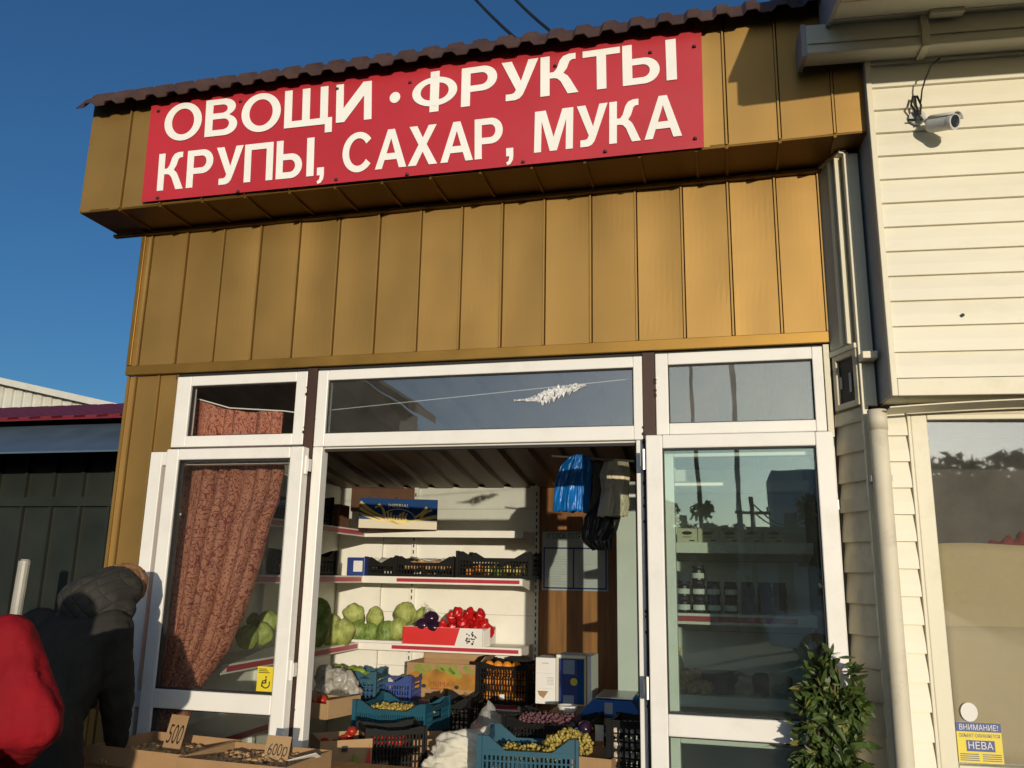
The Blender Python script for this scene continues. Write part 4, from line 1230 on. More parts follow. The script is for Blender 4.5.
# ================================================================== CRATES AND BOXES
def crate(name, label, cat, w, d, h, mt, loc, rz=0.0, group=None, slat=0.024, corner=0.045):
    t = thing(name, label, cat, loc, rz, group)
    def put(mb, nm):
        me = mb.build(nm, mt, None); me.parent = t; return me
    b = MB()
    for i in range(int(w / .03)): 
        x = -w / 2 + .012 + (w - .024) * i / max(int(w / .03) - 1, 1); b.box(x - .006, x + .006, -d / 2 + .006, d / 2 - .006, 0.004, 0.009)
    for i in range(5):
        y = -d / 2 + .02 + (d - .04) * i / 4; b.box(-w / 2 + .006, w / 2 - .006, y - .008, y + .008, 0.0, 0.0038)
    put(b, 'base')
    def side(L, ph, handle):
        """panel in the x-z plane centred on x, thickness about y"""
        s = MB(); th = .004
        s.box(-L / 2, L / 2, -th, th, 0.0, 0.022); s.box(-L / 2, L / 2, -th * 1.6, th * 1.6, ph - 0.022, ph)
        nr = max(int(ph / .036), 2)
        for q in range(1, nr): s.box(-L / 2, L / 2, -th, th, .011 + (ph - .022) * q / nr - .0035, .011 + (ph - .022) * q / nr + .0035)
        n = int(L / slat)
        for i in range(n + 1):
            x = -L / 2 + .006 + (L - .012) * i / n
            if handle and abs(x) < L * .18: s.box(x - .0045, x + .0045, -th * .8, th * .8, 0.0225, ph * .5)
            else: s.box(x - .0045, x + .0045, -th * .8, th * .8, 0.0225, ph - 0.0225)
        # raised shoulders towards the corner posts
        for sg_ in (-1, 1):
            s.prism([(sg_ * L / 2, -th, ph), (sg_ * (L / 2 - .11), -th, ph), (sg_ * (L / 2 - .03), -th, h), (sg_ * L / 2, -th, h)], (0, th * 2, 0))
        return s
    ph = h - corner
    for sg_ in (-1, 1):
        mm = side(w - .02, ph, False)
        mm.v = [Vector((q.x, q.y + sg_ * (d / 2 - .006), q.z)) for q in mm.v]; put(mm, 'long_side')
        mm = side(d - .02, ph + corner * .4, True)
        mm.v = [Vector((q.y + sg_ * (w / 2 - .006), q.x, q.z)) for q in mm.v]; put(mm, 'end_side')
    for sx_ in (-1, 1):
        for sy in (-1, 1):
            p = MB().box(sx_ * (w / 2) - .012, sx_ * (w / 2) + .002 + .01 * (sx_ < 0), sy * d / 2 - .012, sy * d / 2 + .012, 0.0, h + .004)
            put(p, 'corner_post')
    return t


def carton(name, label, w, d, h, loc, rz=0.0, mt=None, inside=None, flaps=False, cat='box', group=None, depth=None):
    """open cardboard box with real walls; returns the thing (local frame: origin base centre)"""
    mt = mt or CARD
    t = thing(name, label, cat, loc, rz, group)
    th = 0.005
    m = MB()
    m.box(-w / 2, w / 2, -d / 2, -d / 2 + th, 0, h); m.box(-w / 2, w / 2, d / 2 - th, d / 2, 0, h)
    m.box(-w / 2, -w / 2 + th, -d / 2 + th, d / 2 - th, 0, h); m.box(w / 2 - th, w / 2, -d / 2 + th, d / 2 - th, 0, h)
    o = m.build('carton_wall', mt, None); o.parent = t
    o = MB().box(-w / 2 + th, w / 2 - th, -d / 2 + th, d / 2 - th, 0, th).build('carton_base', mt, None); o.parent = t
    if flaps:
        f = MB()
        f.prism([(-w / 2, d / 2, h), (-w / 2, d / 2 - th, h), (-w / 2, d / 2 + .02, h + .10), (-w / 2, d / 2 + .025, h + .10)], (w, 0, 0))
        o = f.build('flap', inside or CARD_IN, None); o.parent = t
        f = MB().prism([(w / 2, -d / 2, h), (w / 2 - th, -d / 2, h), (w / 2 + .05, -d / 2, h + .06), (w / 2 + .055, -d / 2, h + .06)], (0, d, 0))
        o = f.build('flap', inside or CARD_IN, None); o.parent = t
    return t


def child(mb, nm, mt, t, **k):
    o = mb.build(nm, mt, None, **k); o.parent = t; return o


def veg(name, label, cat, c, r, mt, group=None, sx=1, sy=1, sz=1, lump=0.0, seed=0, leafy=False):
    m = MB()
    nu, nv = 20, 14
    c = Vector(c)
    def P(u, v):
        a, b = 2 * math.pi * u, math.pi * (v - .5)
        q = Vector((math.cos(b) * math.cos(a), math.cos(b) * math.sin(a), math.sin(b)))
        k = 1 + lump * noise.noise(q * 1.7 + Vector((seed * 3.1, seed, 0)))
        if leafy: k += 0.05 * abs(math.sin(a * 2.5 + seed + 2 * math.sin(b * 1.5)))
        return c + Vector((q.x * sx, q.y * sy, q.z * sz)) * r * k
    m.grid(P, nu, nv)
    o = m.build(name, mt, None, smooth=True)
    return tag(o, label, cat, group)

# ================================================================== GOODS ON THE SHELVES
def span(pxa, pxb, py, Y):
    a, b = at(pxa, py, Y), at(pxb, py, Y); return (a.x + b.x) / 2, b.x - a.x

# banana box printed blue, tipped out over the shelf edge, dark carton behind it
x, w_ = span(352, 425, 515, 1.98)
hB = at(390, 498, 1.98).z - ZT - 0.004
bb = carton('banana_box', 'blue and white printed banana box jutting over the top shelf edge', w_, 0.38, hB, (x - .015, 2.20, ZT + 0.003), R(24), CARD_DARK)
fy = -0.19
m = MB().box(-w_ / 2 + .002, w_ / 2 - .002, fy - .0022, fy - .0006, hB * .3, hB - .002); child(m, 'print', BLUEPRINT, bb)
m = MB().box(-w_ / 2 + .002, w_ / 2 - .002, fy - .0022, fy - .0006, 0.002, hB * .295); child(m, 'print', CREAMPRINT, bb)
m = MB()
def ban(x0, z0, x1, z1, t0, t1, bend=0.0):
    n = 8; up, lo = [], []
    d = Vector((x1 - x0, 0, z1 - z0)); nn_ = Vector((-d.z, 0, d.x)).normalized()
    for i in range(n + 1):
        u = i / n; c = Vector((x0, fy - .0032, z0)) + d * u + nn_ * bend * math.sin(math.pi * u); t = t0 + (t1 - t0) * u
        up.append(c + nn_ * t); lo.append(c - nn_ * t)
    m.add(up + lo[::-1], [tuple(range(2 * n + 2))])
W2 = w_ / 2
ban(-W2 + .004, hB * .84, -W2 * .32, hB * .36, .014, .004, -.010); ban(-W2 + .004, hB * .66, -W2 * .30, hB * .27, .013, .005, -.008); ban(-W2 + .004, hB * .48, -W2 * .34, hB * .22, .009, .004, -.004)
ban(W2 - .006, hB * .44, W2 * .22, hB * .24, .014, .003, 0)
for k in range(8): ban(-.10 + .023 * k, hB * .50 + .014 * math.sin(k * 1.3), -.035 + .017 * k, hB * .12 + .006 * abs(k - 3.5), .0085, .006, -.022)
ban(-W2 * .52, hB * .80, -W2 * .36, hB * .46, .008, .009, .010); ban(-W2 * .60, hB * .68, -W2 * .42, hB * .72, .006, .005, .006)
ban(W2 * .72, hB * .74, W2 * .40, hB * .38, .010, .008, .010); ban(W2 * .86, hB * .66, W2 * .56, hB * .36, .008, .008, -.012)
child(m, 'banana_print', BANANAY, bb, recalc=False)
m = MB(); put_text(m, "IMPERIAL", (-.075, fy - .0034, hB * .70), (.15, 0, 0), (0, 0, hB * .12), 0)
n = 24
for k in range(n):
    t0, t1 = math.pi * (.1 + .8 * k / n), math.pi * (.1 + .8 * (k + 1) / n)
    m.add([(.115 * math.cos(t), fy - .0034, hB * .34 + .066 * math.sin(t)) for t in (t0, t1)] + [(.122 * math.cos(t), fy - .0034, hB * .34 + .072 * math.sin(t)) for t in (t1, t0)], [(0, 1, 2, 3)])
child(m, 'lettering', CREAMPRINT, bb, recalc=False)
x, w_ = span(362, 418, 490, 2.40)
db = carton('carton', 'dark brown carton stacked inside the printed blue banana box', w_, 0.26, 0.17, (x + .0, 2.27, ZT + 0.15), R(24), CARD_DARK)
m = MB()
for s in (-.1, .1): m.prism([(s + .015 * math.cos(k * .6283), -.1315, .09 + .012 * math.sin(k * .6283)) for k in range(10)], (0, .001, 0))
child(m, 'hand_hole', INK, db)
MBx = MB().box(-w_ / 2, w_ / 2, -.13, .13, .168, .172); child(MBx, 'lid', CARD_DARK, db)

G_BLK = 'black plastic produce crates'
crate('plastic_crate', 'black crate at the end of the top side shelf beside the banana box', 'crate', 0.38, 0.30, 0.20, BLACKP, (-2.88, 1.52, ZT + .002), R(90), G_BLK)
tag(MB().box(-2.86, -2.74, 1.84, 2.02, ZT + .002, ZT + .17).build('carton', CARD_DARK, None, bevel=.004), 'small brown carton squeezed between the black crate and the banana box', 'box')
crate('plastic_crate', 'black crate on the middle side shelf beside the blue and white pack', 'crate', 0.38, 0.30, 0.17, BLACKP, (-2.86, 1.60, ZM + .002), R(90), G_BLK)
x, w_ = span(345, 363, 566, 2.16)
bw = thing('blue_pack', 'blue and white pack standing on the middle shelf corner', 'pack', (x, 2.24, ZM + .002))
child(MB().box(-w_ / 2, w_ / 2, -.05, .05, 0, .135), 'pack_body', NAVY, bw, bevel=.006)
child(MB().box(-w_ * .12, w_ * .38, -.0515, -.0505, .03, .11), 'pack_label', WHITEP, bw)
x, w_ = span(366, 395, 568, 2.25)
crate('plastic_crate', 'low black crate with film wrapped packs next to the blue and white pack', 'crate', w_, 0.32, 0.14, BLACKP, (x, 2.41, ZM + .002), 0, G_BLK)
for k in range(4):
    p = MB().ball((x - .08 + .055 * k, 2.34 + .03 * (k % 2), ZM + .11), .045, 10, 7, sz=.7).build('film_pack', CLEARBAG, None, smooth=True)
    tag(p, 'film wrapped pack in the low black crate on the middle shelf', 'pack', 'film wrapped packs in the low crate')
x, w_ = span(396, 454, 568, 2.24)
crate('plastic_crate', 'black crate of brown bulbs in the middle of the middle shelf', 'crate', w_, 0.33, 0.15, BLACKP, (x, 2.405, ZM + .002), 0, G_BLK)
for k in range(14):
    veg('onion', 'brown onion in the black crate on the middle shelf', 'onion', (x - .16 + .055 * (k % 7), 2.30 + .09 * (k // 7), ZM + .075 + .03 * rnd.random()), .034, NUT, 'onions in the middle shelf crate', lump=.1, seed=k)
m = MB(); m.grid(lambda u, v: (x - w_ * .35 + w_ * .75 * u, 2.27 + .24 * v, ZM + .135 + .02 * noise.noise(Vector((u * 4, v * 4, 0)))), 14, 10)
tag(m.build('film_sheet', CLEARLID, None, smooth=True, solid=.001), 'clear film sheet lying over the crate of brown onions', 'film')
x, w_ = span(457, 530, 568, 2.22)
crate('plastic_crate', 'tallest-shouldered black crate of yellow fruit at the middle shelf end', 'crate', w_, 0.34, 0.19, BLACKP, (x, 2.40, ZM + .002), 0, G_BLK)
for k in range(12):
    veg('yellow_pepper', 'yellow pepper showing through the black crate at the middle shelf end', 'pepper', (x - w_ * .36 + w_ * .066 * k, 2.285 + .04 * (k % 2), ZM + .045 + .012 * (k % 3)), .032, ORANGE if k < 4 else BANANAY if k % 3 else PEPGREEN, 'yellow peppers in the middle shelf crate', lump=.2, seed=k)

# cabbages on the low shelf
G_C = 'green cabbages on the low shelf'
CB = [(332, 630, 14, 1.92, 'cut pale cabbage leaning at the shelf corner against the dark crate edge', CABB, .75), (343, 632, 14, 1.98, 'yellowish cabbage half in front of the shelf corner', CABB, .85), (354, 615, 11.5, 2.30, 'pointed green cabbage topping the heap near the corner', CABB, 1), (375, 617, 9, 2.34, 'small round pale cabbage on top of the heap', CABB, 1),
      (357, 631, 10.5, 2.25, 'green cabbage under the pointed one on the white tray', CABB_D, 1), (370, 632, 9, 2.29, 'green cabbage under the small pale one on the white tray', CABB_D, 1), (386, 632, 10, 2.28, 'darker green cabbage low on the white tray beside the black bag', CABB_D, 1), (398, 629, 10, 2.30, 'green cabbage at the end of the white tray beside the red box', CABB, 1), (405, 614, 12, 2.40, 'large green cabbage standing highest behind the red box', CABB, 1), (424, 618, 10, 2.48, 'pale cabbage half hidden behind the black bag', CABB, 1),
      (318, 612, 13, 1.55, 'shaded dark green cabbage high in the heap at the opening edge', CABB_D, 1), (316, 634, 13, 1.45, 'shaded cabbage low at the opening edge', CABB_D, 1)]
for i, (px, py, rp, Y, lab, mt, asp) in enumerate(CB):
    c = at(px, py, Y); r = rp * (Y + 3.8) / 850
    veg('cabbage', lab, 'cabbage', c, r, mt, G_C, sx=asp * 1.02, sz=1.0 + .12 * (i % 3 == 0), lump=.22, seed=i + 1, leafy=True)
c1, c2 = at(349, 642, 2.18), at(402, 642, 2.18)
m = MB().box(c1.x, c2.x, 2.16, 2.5, ZL + .002, ZL + .022); tag(m.build('tray', WHITEP, None, bevel=.004), 'flat white tray under the cabbages on the low shelf', 'tray')
for i, (px, py, rp, Y, lab) in enumerate(((247, 637, 12, .80, 'big pale cabbage nearest the curtain edge seen through the door glass'), (263, 634, 11, .88, 'middle cabbage of the three behind the door glass above the yellow sticker'), (268, 622, 11.5, .98, 'topmost cabbage of the heap behind the door glass above the yellow sticker'), (254, 621, 8, 1.1, 'small cabbage tucked behind the others through the door glass'), (247, 606, 13, 1.6, 'deep green shaded cabbage behind the heap through the door glass'))):
    c = at(px, py, Y); r = rp * (Y + 3.8) / 850
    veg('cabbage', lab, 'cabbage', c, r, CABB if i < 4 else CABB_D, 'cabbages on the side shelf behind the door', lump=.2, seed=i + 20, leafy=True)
c = at(281, 567, 1.6)
for k, mt in enumerate((TOMATO, ORANGE, EGGPL)):
    veg(('tomato', 'orange', 'aubergine')[k], ('red tomato on the upper side shelf beside an orange, through the door glass', 'orange on the upper side shelf through the door glass', 'dark aubergine on the upper side shelf through the door glass')[k], ('tomato', 'orange', 'aubergine')[k], (-2.80, 1.25 + .16 * k, ZM + .05), .05, mt, None, lump=.05, seed=k)

# red box of peppers, bag of aubergines
x, w_ = span(402, 482, 638, 2.17)
hP = at(440, 628, 2.17).z - ZL
rb = carton('pepper_box', 'low red and white printed box of red peppers on the low shelf', w_, .36, hP, (x, 2.36, ZL + .003), 0, WHITEP)
m = MB().prism([(-w_ / 2 + .001, -.1822, .002), (w_ * .16, -.1822, .002), (w_ * .22, -.1822, hP - .001), (-w_ / 2 + .001, -.1822, hP - .001)], (0, .0016, 0)); child(m, 'print', REDPRINT, rb)
m = MB()
for k in range(26): 
    a = rnd.random() * 6.28; r = rnd.random() ** .5 * hP * .42
    m.ball((w_ * .36 + r * math.cos(a) * .8, -.1812, hP * .5 + r * math.sin(a)), .006, 6, 4)
child(m, 'print', INK, rb)
m = MB().prism([(w_ / 2 + .002, -.17, 0), (w_ / 2 + .002, -.17, hP * .9), (w_ / 2 + .03, -.10, hP * 1.05), (w_ / 2 + .03, -.10, 0)], (.004, 0, 0)); child(m, 'flap', WHITEP, rb)
pp_ = [(442, 626), (452, 618), (453, 628), (462, 622), (467, 630), (473, 620), (476, 629), (480, 616), (484, 625), (458, 613), (446, 634), (489, 631), (469, 614)]
pd = ['lowest at the bag edge', 'above the bag edge', 'below the middle', 'in the middle', 'at the printed face', 'right over the printed face', 'at the rim over the face', 'highest at the far end', 'at the far end', 'topmost in the middle', 'half hidden by the red rim', 'at the box corner', 'between the two highest']
for i, (px, py) in enumerate(pp_):
    c = at(px, py, 2.24 + .03 * (i % 3))
    veg('red_pepper', 'shiny red pepper in the red and white box', 'pepper', c, .040, PEPPER, 'red peppers in the red and white box', lump=.5, seed=i * 2 + 1, leafy=True, sx=.95, sz=1.1)
m = MB()
for px, py, r in ((421, 624, .05), (430, 617, .055), (436, 623, .05), (428, 627, .05), (418, 629, .04)): 
    c = at(px, py, 2.25); m.ball(c, r, 10, 8)
m.capsule(at(428, 612, 2.26), at(424, 602, 2.26), .03, .008)
o = remeshed(m, 'film_bag', CLEARBAG, None, .012, 3, .02, .05, ridged=True); tag(o, 'crackled clear bag of dark aubergines between cabbages and red peppers', 'bag')
for k, (px, py) in enumerate(((423, 625), (431, 618), (434, 627))):
    veg('aubergine', 'glossy dark aubergine inside the clear bag on the low shelf', 'aubergine', at(px, py, 2.22), .050, EGGPL, 'aubergines inside the clear bag', sx=1.2, lump=.1, seed=k)

# fruit carton and orange crate on the bottom shelf
x, w_ = span(406, 477, 680, 2.17)
hF = at(440, 664, 2.17).z - ZB0
pb_ = carton('fruit_carton', 'brown fruit carton printed with orange fruit and a red word on the bottom shelf', w_, .37, hF, (x, 2.36, ZB0 + .003), R(1), CARD, CARD_IN, flaps=True)
fy = -.1865
m = MB()
top = [(-w_ / 2 + .004 + (w_ - .008) * i / 30, fy, hF * (.70 + .14 * noise.noise(Vector((i * .35, 2, 0))) + .12 * math.sin(i / 30 * math.pi))) for i in range(31)]
m.prism([(w_ / 2 - .004, fy, hF * .30), (-w_ / 2 + .004, fy, hF * .30)] + top, (0, .0012, 0)); child(m, 'print', mat('faded orange print', (.36, .17, .022), .8, var=.35, scale=12), pb_)
m = MB()
for s, ww, dr in ((-.33, .10, .30), (-.22, .06, .2), (.06, .11, .28), (.16, .10, .36), (.33, .07, .22), (-.06, .07, .2)):
    lf = [(w_ * (s + ww * math.sin(q * math.pi / 8) * (.7 + .3 * math.cos(q)) + .03 * (1 - math.cos(q * math.pi / 8))), fy - .0016, hF * (.975 - dr * (1 - math.cos(q * math.pi / 8)) / 2)) for q in range(16)]
    m.prism(lf, (0, .0012, 0))
child(m, 'leaf_print', GREENPRINT, pb_)
m = MB(); put_text(m, "PRIMA", (-w_ * .17, fy - .0018, hF * .37), (w_ * .30, 0, 0), (0, 0, hF * .13), 0)
m.box(-w_ * .15, w_ * .12, fy - .0018, fy - .0005, hF * .29, hF * .31); child(m, 'lettering', mat('dark red print', (.30, .06, .03), .8), pb_, recalc=False)
m = MB()
for s in (-.25, .21): m.prism([(w_ * s + .017 * math.cos(k * .5236), fy - .002, hF * .37 + .013 * math.sin(k * .5236)) for k in range(12)], (0, .0012, 0))
child(m, 'hand_hole', INK, pb_)
x, w_ = span(479, 530, 685, 2.12)
hO = at(500, 664, 2.12).z - ZB0
oc = crate('plastic_crate', 'tall black crate of oranges at the end of the bottom shelf', 'crate', w_, .38, hO, BLACKP, (x - .005, 2.325, ZB0 + .003), R(-3), G_BLK, slat=.021, corner=.02)
for k in range(24):
    veg('orange', 'orange in the tall black crate on the bottom shelf', 'orange', (x - w_ * .36 + w_ * .18 * (k % 5), 2.19 + .07 * ((k // 5) % 2), ZB0 + .05 + .055 * (k // 5) * .9), .036, ORANGE, 'oranges in the tall black crate', lump=.03, seed=k)
child(MB().box(-.02, .015, -.1975, -.1965, hO * .12, hO * .25), 'tag', WHITEP, oc)
# blue and teal crates at the corner
crate('plastic_crate', 'blue crate holding a white bag at the shelf corner', 'crate', .36, .32, .18, BLUEP, (at(390, 690, 2.0).x, 2.06, at(390, 703, 1.9).z), R(4), 'coloured plastic crates', slat=.018)
o = MB(); c = at(385, 683, 2.0); o.capsule(c + Vector((-.06, 0, 0)), c + Vector((.03, 0, 0)), .04, .035)
tag(remeshed(o, 'white_bag', CLOTH_W, None, .012, 2, .02, .04), 'white bag bulging from the blue crate at the shelf corner', 'bag')
crate('plastic_crate', 'tall teal crate wedged at the shelf corner under the green peppers', 'crate', .16, .30, .25, TEALP, (at(367, 690, 1.75).x, 1.80, at(367, 712, 1.65).z), R(8), 'coloured plastic crates')
for k, (px, py) in enumerate(((338, 670), (350, 672), (358, 673), (366, 677), (372, 678))):
    c = at(px, py, 1.75)
    veg('green_pepper', 'long yellow green pepper on top of the teal corner crate', 'pepper', c, .035, PEPGREEN, 'green peppers at the shelf corner', sx=1.7, lump=.25, seed=k + 4)
m = MB()
for a, b, r0, r1 in (((325, 676), (345, 680), .06, .055), ((340, 679), (356, 690), .055, .035), ((352, 684), (357, 700), .035, .02), ((330, 684), (320, 690), .045, .03)):
    m.capsule(at(*a, 1.35), at(*b, 1.30), r0, r1)
tag(remeshed(m, 'plastic_bag', BAGGREY, None, .012, 3, .035, .06, ridged=True), 'crumpled grey plastic bag draped over the corner crates', 'bag')
# wooden tray of tomatoes
c = at(322, 716, 0.95)
tr_ = thing('wooden_tray', 'small wooden tray of tomatoes at the opening edge', 'tray', (c.x - .06, 1.05, c.z), R(-14))
m = MB(); W3, D3, H3 = .34, .30, .10
for sg_ in (-1, 1):
    child(MB().box(-W3 / 2, W3 / 2, sg_ * D3 / 2 - .004, sg_ * D3 / 2 + .004, .0, H3 * .8), 'side_board', CARD_IN, tr_)
    child(MB().box(sg_ * W3 / 2 - .009, sg_ * W3 / 2 + .009, -D3 / 2 + .005, D3 / 2 - .005, 0, H3), 'end_board', CARD_IN, tr_)
child(MB().box(-W3 / 2, W3 / 2, -D3 / 2, D3 / 2, -.005, 0), 'base_board', CARD_IN, tr_)
for k, (px, py) in enumerate(((310, 697), (322, 695), (325, 699), (315, 703))):
    veg('tomato', 'ripe tomato in the wooden tray at the opening edge', 'tomato', at(px, py + 5, 1.05), .032, TOMATO, 'tomatoes in the wooden tray', sz=.85, lump=.05, seed=k)

# ================================================================== STACKS INSIDE THE DOORWAY
bench = thing('pallet_bench', 'low timber pallet bench carrying the crates inside the doorway', 'bench', (-1.2, 0.9, 0))
for k in range(7): MB().box(-2.0, -0.42, 0.16 + .22 * k, 0.34 + .22 * k, 0.36, 0.385).build('plank', WOOD, bench)
for px in (-1.95, -1.2, -0.5): MB().box(px - .04, px + .04, .17, 1.65, 0.03, 0.359).build('bearer', WOOD, bench)
ZQ = 0.387
def on_bench(py, px, Y): return at(px, py, Y).z
# teal crate of grapes on a brown carton
x, w_ = span(355, 428, 715, 1.05)
zb1 = at(400, 737, 1.05).z; zt1 = at(400, 704, 1.05).z
crate('plastic_crate', 'teal crate of yellow grapes stacked in front of the shelf corner', 'crate', w_, .38, zt1 - zb1 + .005, TEALP, (x, 1.24, zb1), R(-3), 'coloured plastic crates', slat=.014)
def grapes(name, label, c, n, ext, mt, group=None, r=.0095, seed=1):
    rr = random.Random(seed); m = MB(); c = Vector(c)
    for _ in range(n):
        while True:
            q = Vector((rr.uniform(-1, 1), rr.uniform(-1, 1), rr.uniform(-1, 1)))
            if q.length < 1: break
        m.ball(c + Vector((q.x * ext[0], q.y * ext[1], q.z * ext[2])), r * rr.uniform(.8, 1.15), 8, 6)
    t = m.build(name, mt, None, smooth=True, recalc=False); tag(t, label, 'grapes', group)
    return t
for k in range(4):
    grapes('grape_bunch', 'bunch of yellow grapes in the stacked teal crate', (x - w_ * .28 + w_ * .19 * k, 1.22, zb1 + .115), 260, (.075, .11, .035), GRAPE_Y, 'grapes in the stacked teal crate', .009, seed=k)
zc1 = zb1 - ZQ
x2, _ = span(396, 441, 745, 1.05)
bc = carton('carton', 'plain tall brown carton beside the slumped white sack', .20, .24, at(428, 738, .78).z - ZQ, (at(424, 745, .8).x, .86, ZQ), R(28), CARD)
m = MB().prism([(at(441, 745, 1.0).x - at(396, 745, 1).x - .1, .0, 0)] * 3, (0, 0, 0)) if False else None
crate('plastic_crate', 'black crate hiding under the stacked teal crate', 'crate', .44, .36, zc1 - .004, BLACKP, (x, 1.26, ZQ), 0, G_BLK)
x, w_ = span(432, 470, 715, 1.75)
crate('plastic_crate', 'upright black crate of jars behind the teal crate of grapes', 'crate', w_, .36, at(450, 698, 1.7).z - .387, BLACKP, (x, 1.9, .387), R(3), G_BLK, slat=.03)
for k in range(6): veg('garlic', 'pale garlic bulb in the upright black crate', 'garlic', (x - .08 + .032 * k, 1.76 + .02 * (k % 2), .52 + .07 * (k % 3)), .026, GARLIC, 'garlic in the upright black crate', lump=.2, seed=k)
# tomato carton and slanting black crates nearer the door
x, w_ = span(314, 345, 755, .38)
zf = at(325, 741, .38).z
tc = carton('tomato_carton', 'cardboard box of tomatoes with green and red print near the door frame', .27, .25, zf - ZQ, (at(337, 755, .5).x, .54, ZQ), R(38), CARD_IN)
hc = zf - ZQ
child(MB().prism([(.02, -.1525, hc - .16), (.07, -.1525, hc - .16), (.06, -.1525, hc - .08), (.035, -.1525, hc - .06)], (0, .001, 0)), 'print', GREENPRINT, tc)
child(MB().prism([(.09, -.1525, hc - .16), (.125, -.1525, hc - .16), (.115, -.1525, hc - .02)], (0, .001, 0)), 'print', REDPRINT, tc)
child(MB().box(-.03, .0, -.1525, -.1515, hc - .05, hc - .025), 'hand_hole', INK, tc)
for k, (px, py) in enumerate(((324, 737), (334, 738), (343, 735), (349, 731), (352, 726), (318, 741))):
    veg('tomato', 'tomato in the printed cardboard box near the door frame', 'tomato', at(px, py + 5, .60 + .04 * (k % 2)), .027, TOMATO, 'tomatoes in the cardboard box', sz=.85, lump=.06, seed=k)
p = at(384, 745, .62)
crate('plastic_crate', 'dark crate of tomatoes set at a slant beside the cardboard box', 'crate', .32, .24, at(400, 728, .62).z - ZQ, BLACKP, (p.x, .72, ZQ), R(36), G_BLK, slat=.02, corner=.015)
for k in range(9): veg('tomato', 'tomato in the slanting dark crate', 'tomato', (p.x - .09 + .05 * (k % 4), .68 + .05 * (k // 4), at(390, 739, .62).z - .02), .030, TOMATO, 'tomatoes in the slanting crate', sz=.85, lump=.06, seed=k)
# white sack, clear bag
m = MB()
for a, b, r0, r1 in (((450, 752), (484, 748), .085, .09), ((445, 775), (485, 775), .12, .13), ((476, 746), (492, 764), .06, .09)):
    m.capsule(at(*a, .55), at(*b, .60), r0, r1)
c = at(465, 790, .58); m.capsule((c.x - .05, .58, ZQ + .1), (c.x + .05, .58, ZQ + .1), .10, .10)
tag(remeshed(m, 'cloth_sack', CLOTH_W, None, .010, 4, .035, .11, (2.2, 1, .45), ridged=True), 'slumped white cloth sack between the crates', 'sack')
m = MB(); c = at(490, 727, 1.05); tp = at(488, 700, 1.05)
m.capsule(c + Vector((-.06, 0, -.02)), c + Vector((.06, 0, -.02)), .055, .055); m.capsule(c, tp, .095, .010)
tag(remeshed(m, 'clear_bag', CLEARBAG, None, .011, 4, .012, .08, ridged=True), 'knotted clear bag of fruit standing behind the white sack', 'bag')
for k, (px, py) in enumerate(((478, 731), (489, 734), (499, 730))): veg('apricot', 'orange apricot inside the knotted clear bag', 'apricot', at(px, py - 2, 1.05), .03, ORANGE, 'apricots inside the clear bag', lump=.1, seed=k)
tag(MB().box(at(479, 742, 1.0).x, at(515, 742, 1.0).x, .98, 1.2, ZQ, at(488, 741, 1.0).z - .01).build('carton', CARD, None, bevel=.003), 'closed carton under the knotted clear bag', 'box')
# purple grapes, yellow grapes
x, w_ = span(506, 590, 735, .62)
zt1 = at(550, 720, .62).z; zb1 = at(550, 752, .62).z
crate('plastic_crate', 'black crate of purple grapes behind the teal one', 'crate', w_, .36, zt1 - ZQ, BLACKP, (x, .80, ZQ), R(-6), G_BLK, slat=.018, corner=.025)
for k in range(4): grapes('grape_bunch', 'bunch of purple grapes in the black crate', (x - w_ * .3 + w_ * .16 * k, .78 + .04 * (k % 2), zt1 - .035), 260, (.06, .12, .04), GRAPE_P, 'purple grapes in the black crate', .008, seed=k + 9)
x, w_ = span(478, 575, 752, .22)
zt1 = at(520, 744, .22).z
crate('plastic_crate', 'open teal crate of yellow grapes nearest the threshold', 'crate', w_, .34, zt1 - ZQ + .03, TEALP, (x, .38, ZQ), R(5), 'coloured plastic crates', slat=.02, corner=.06)
for k in range(3): grapes('grape_bunch', 'bunch of yellow grapes low in the teal crate at the threshold', (x - .1 + .09 * k, .36, zt1 - .06), 150, (.07, .1, .035), GRAPE_Y, 'grapes low in the threshold crate', .0085, seed=k + 20)
for k, (px, py, n) in enumerate(((556, 747, 260), (568, 741, 300), (579, 745, 240))):
    grapes('grape_bunch', 'bunch of yellow grapes heaped over the rim of the threshold crate', at(px, py, .34), n, (.065, .08, .055), GRAPE_Y, 'grapes heaped over the rim', .0085, seed=k + 30)
# counter with the scale
x0_, x1_ = at(543, 722, 1.0).x, at(642, 722, .95).x
zc = at(600, 721, .95).z
ct = thing('counter', 'small brown counter under the blue scale', 'counter', ((x0_ + x1_) / 2, 1.3, 0))
MB().box(x0_, x1_, 1.02, 1.62, zc - .03, zc).build('counter_top', CARD, ct)
MB().box(x0_ + .02, x1_ - .02, 1.70, 1.72, .03, zc - .031).build('counter_front', WOOD, ct)
MB().box(x0_, x1_, 1.621, 1.74, zc - .03, zc).build('counter_edge', WOOD, ct)
x, w_ = span(577, 640, 708, 1.02)
sc_ = thing('weighing_scale', 'blue shop weighing scale with a flat grey pan', 'scale', (x, 1.22, zc + .001))
hh = at(610, 701, 1.02).z - zc
m = MB().prism([(-w_ * .5, -.17, .008), (w_ * .42, -.17, .008), (w_ * .47, -.17, hh * .4), (w_ * .36, -.17, hh), (-w_ * .26, -.17, hh)], (0, .30, 0)); child(m, 'housing', SCALEBLUE, sc_, bevel=.006)
child(MB().box(-w_ * .07, w_ * .06, -.1725, -.1705, hh * .25, hh * .85), 'rating_plate', GREYTRIM, sc_)
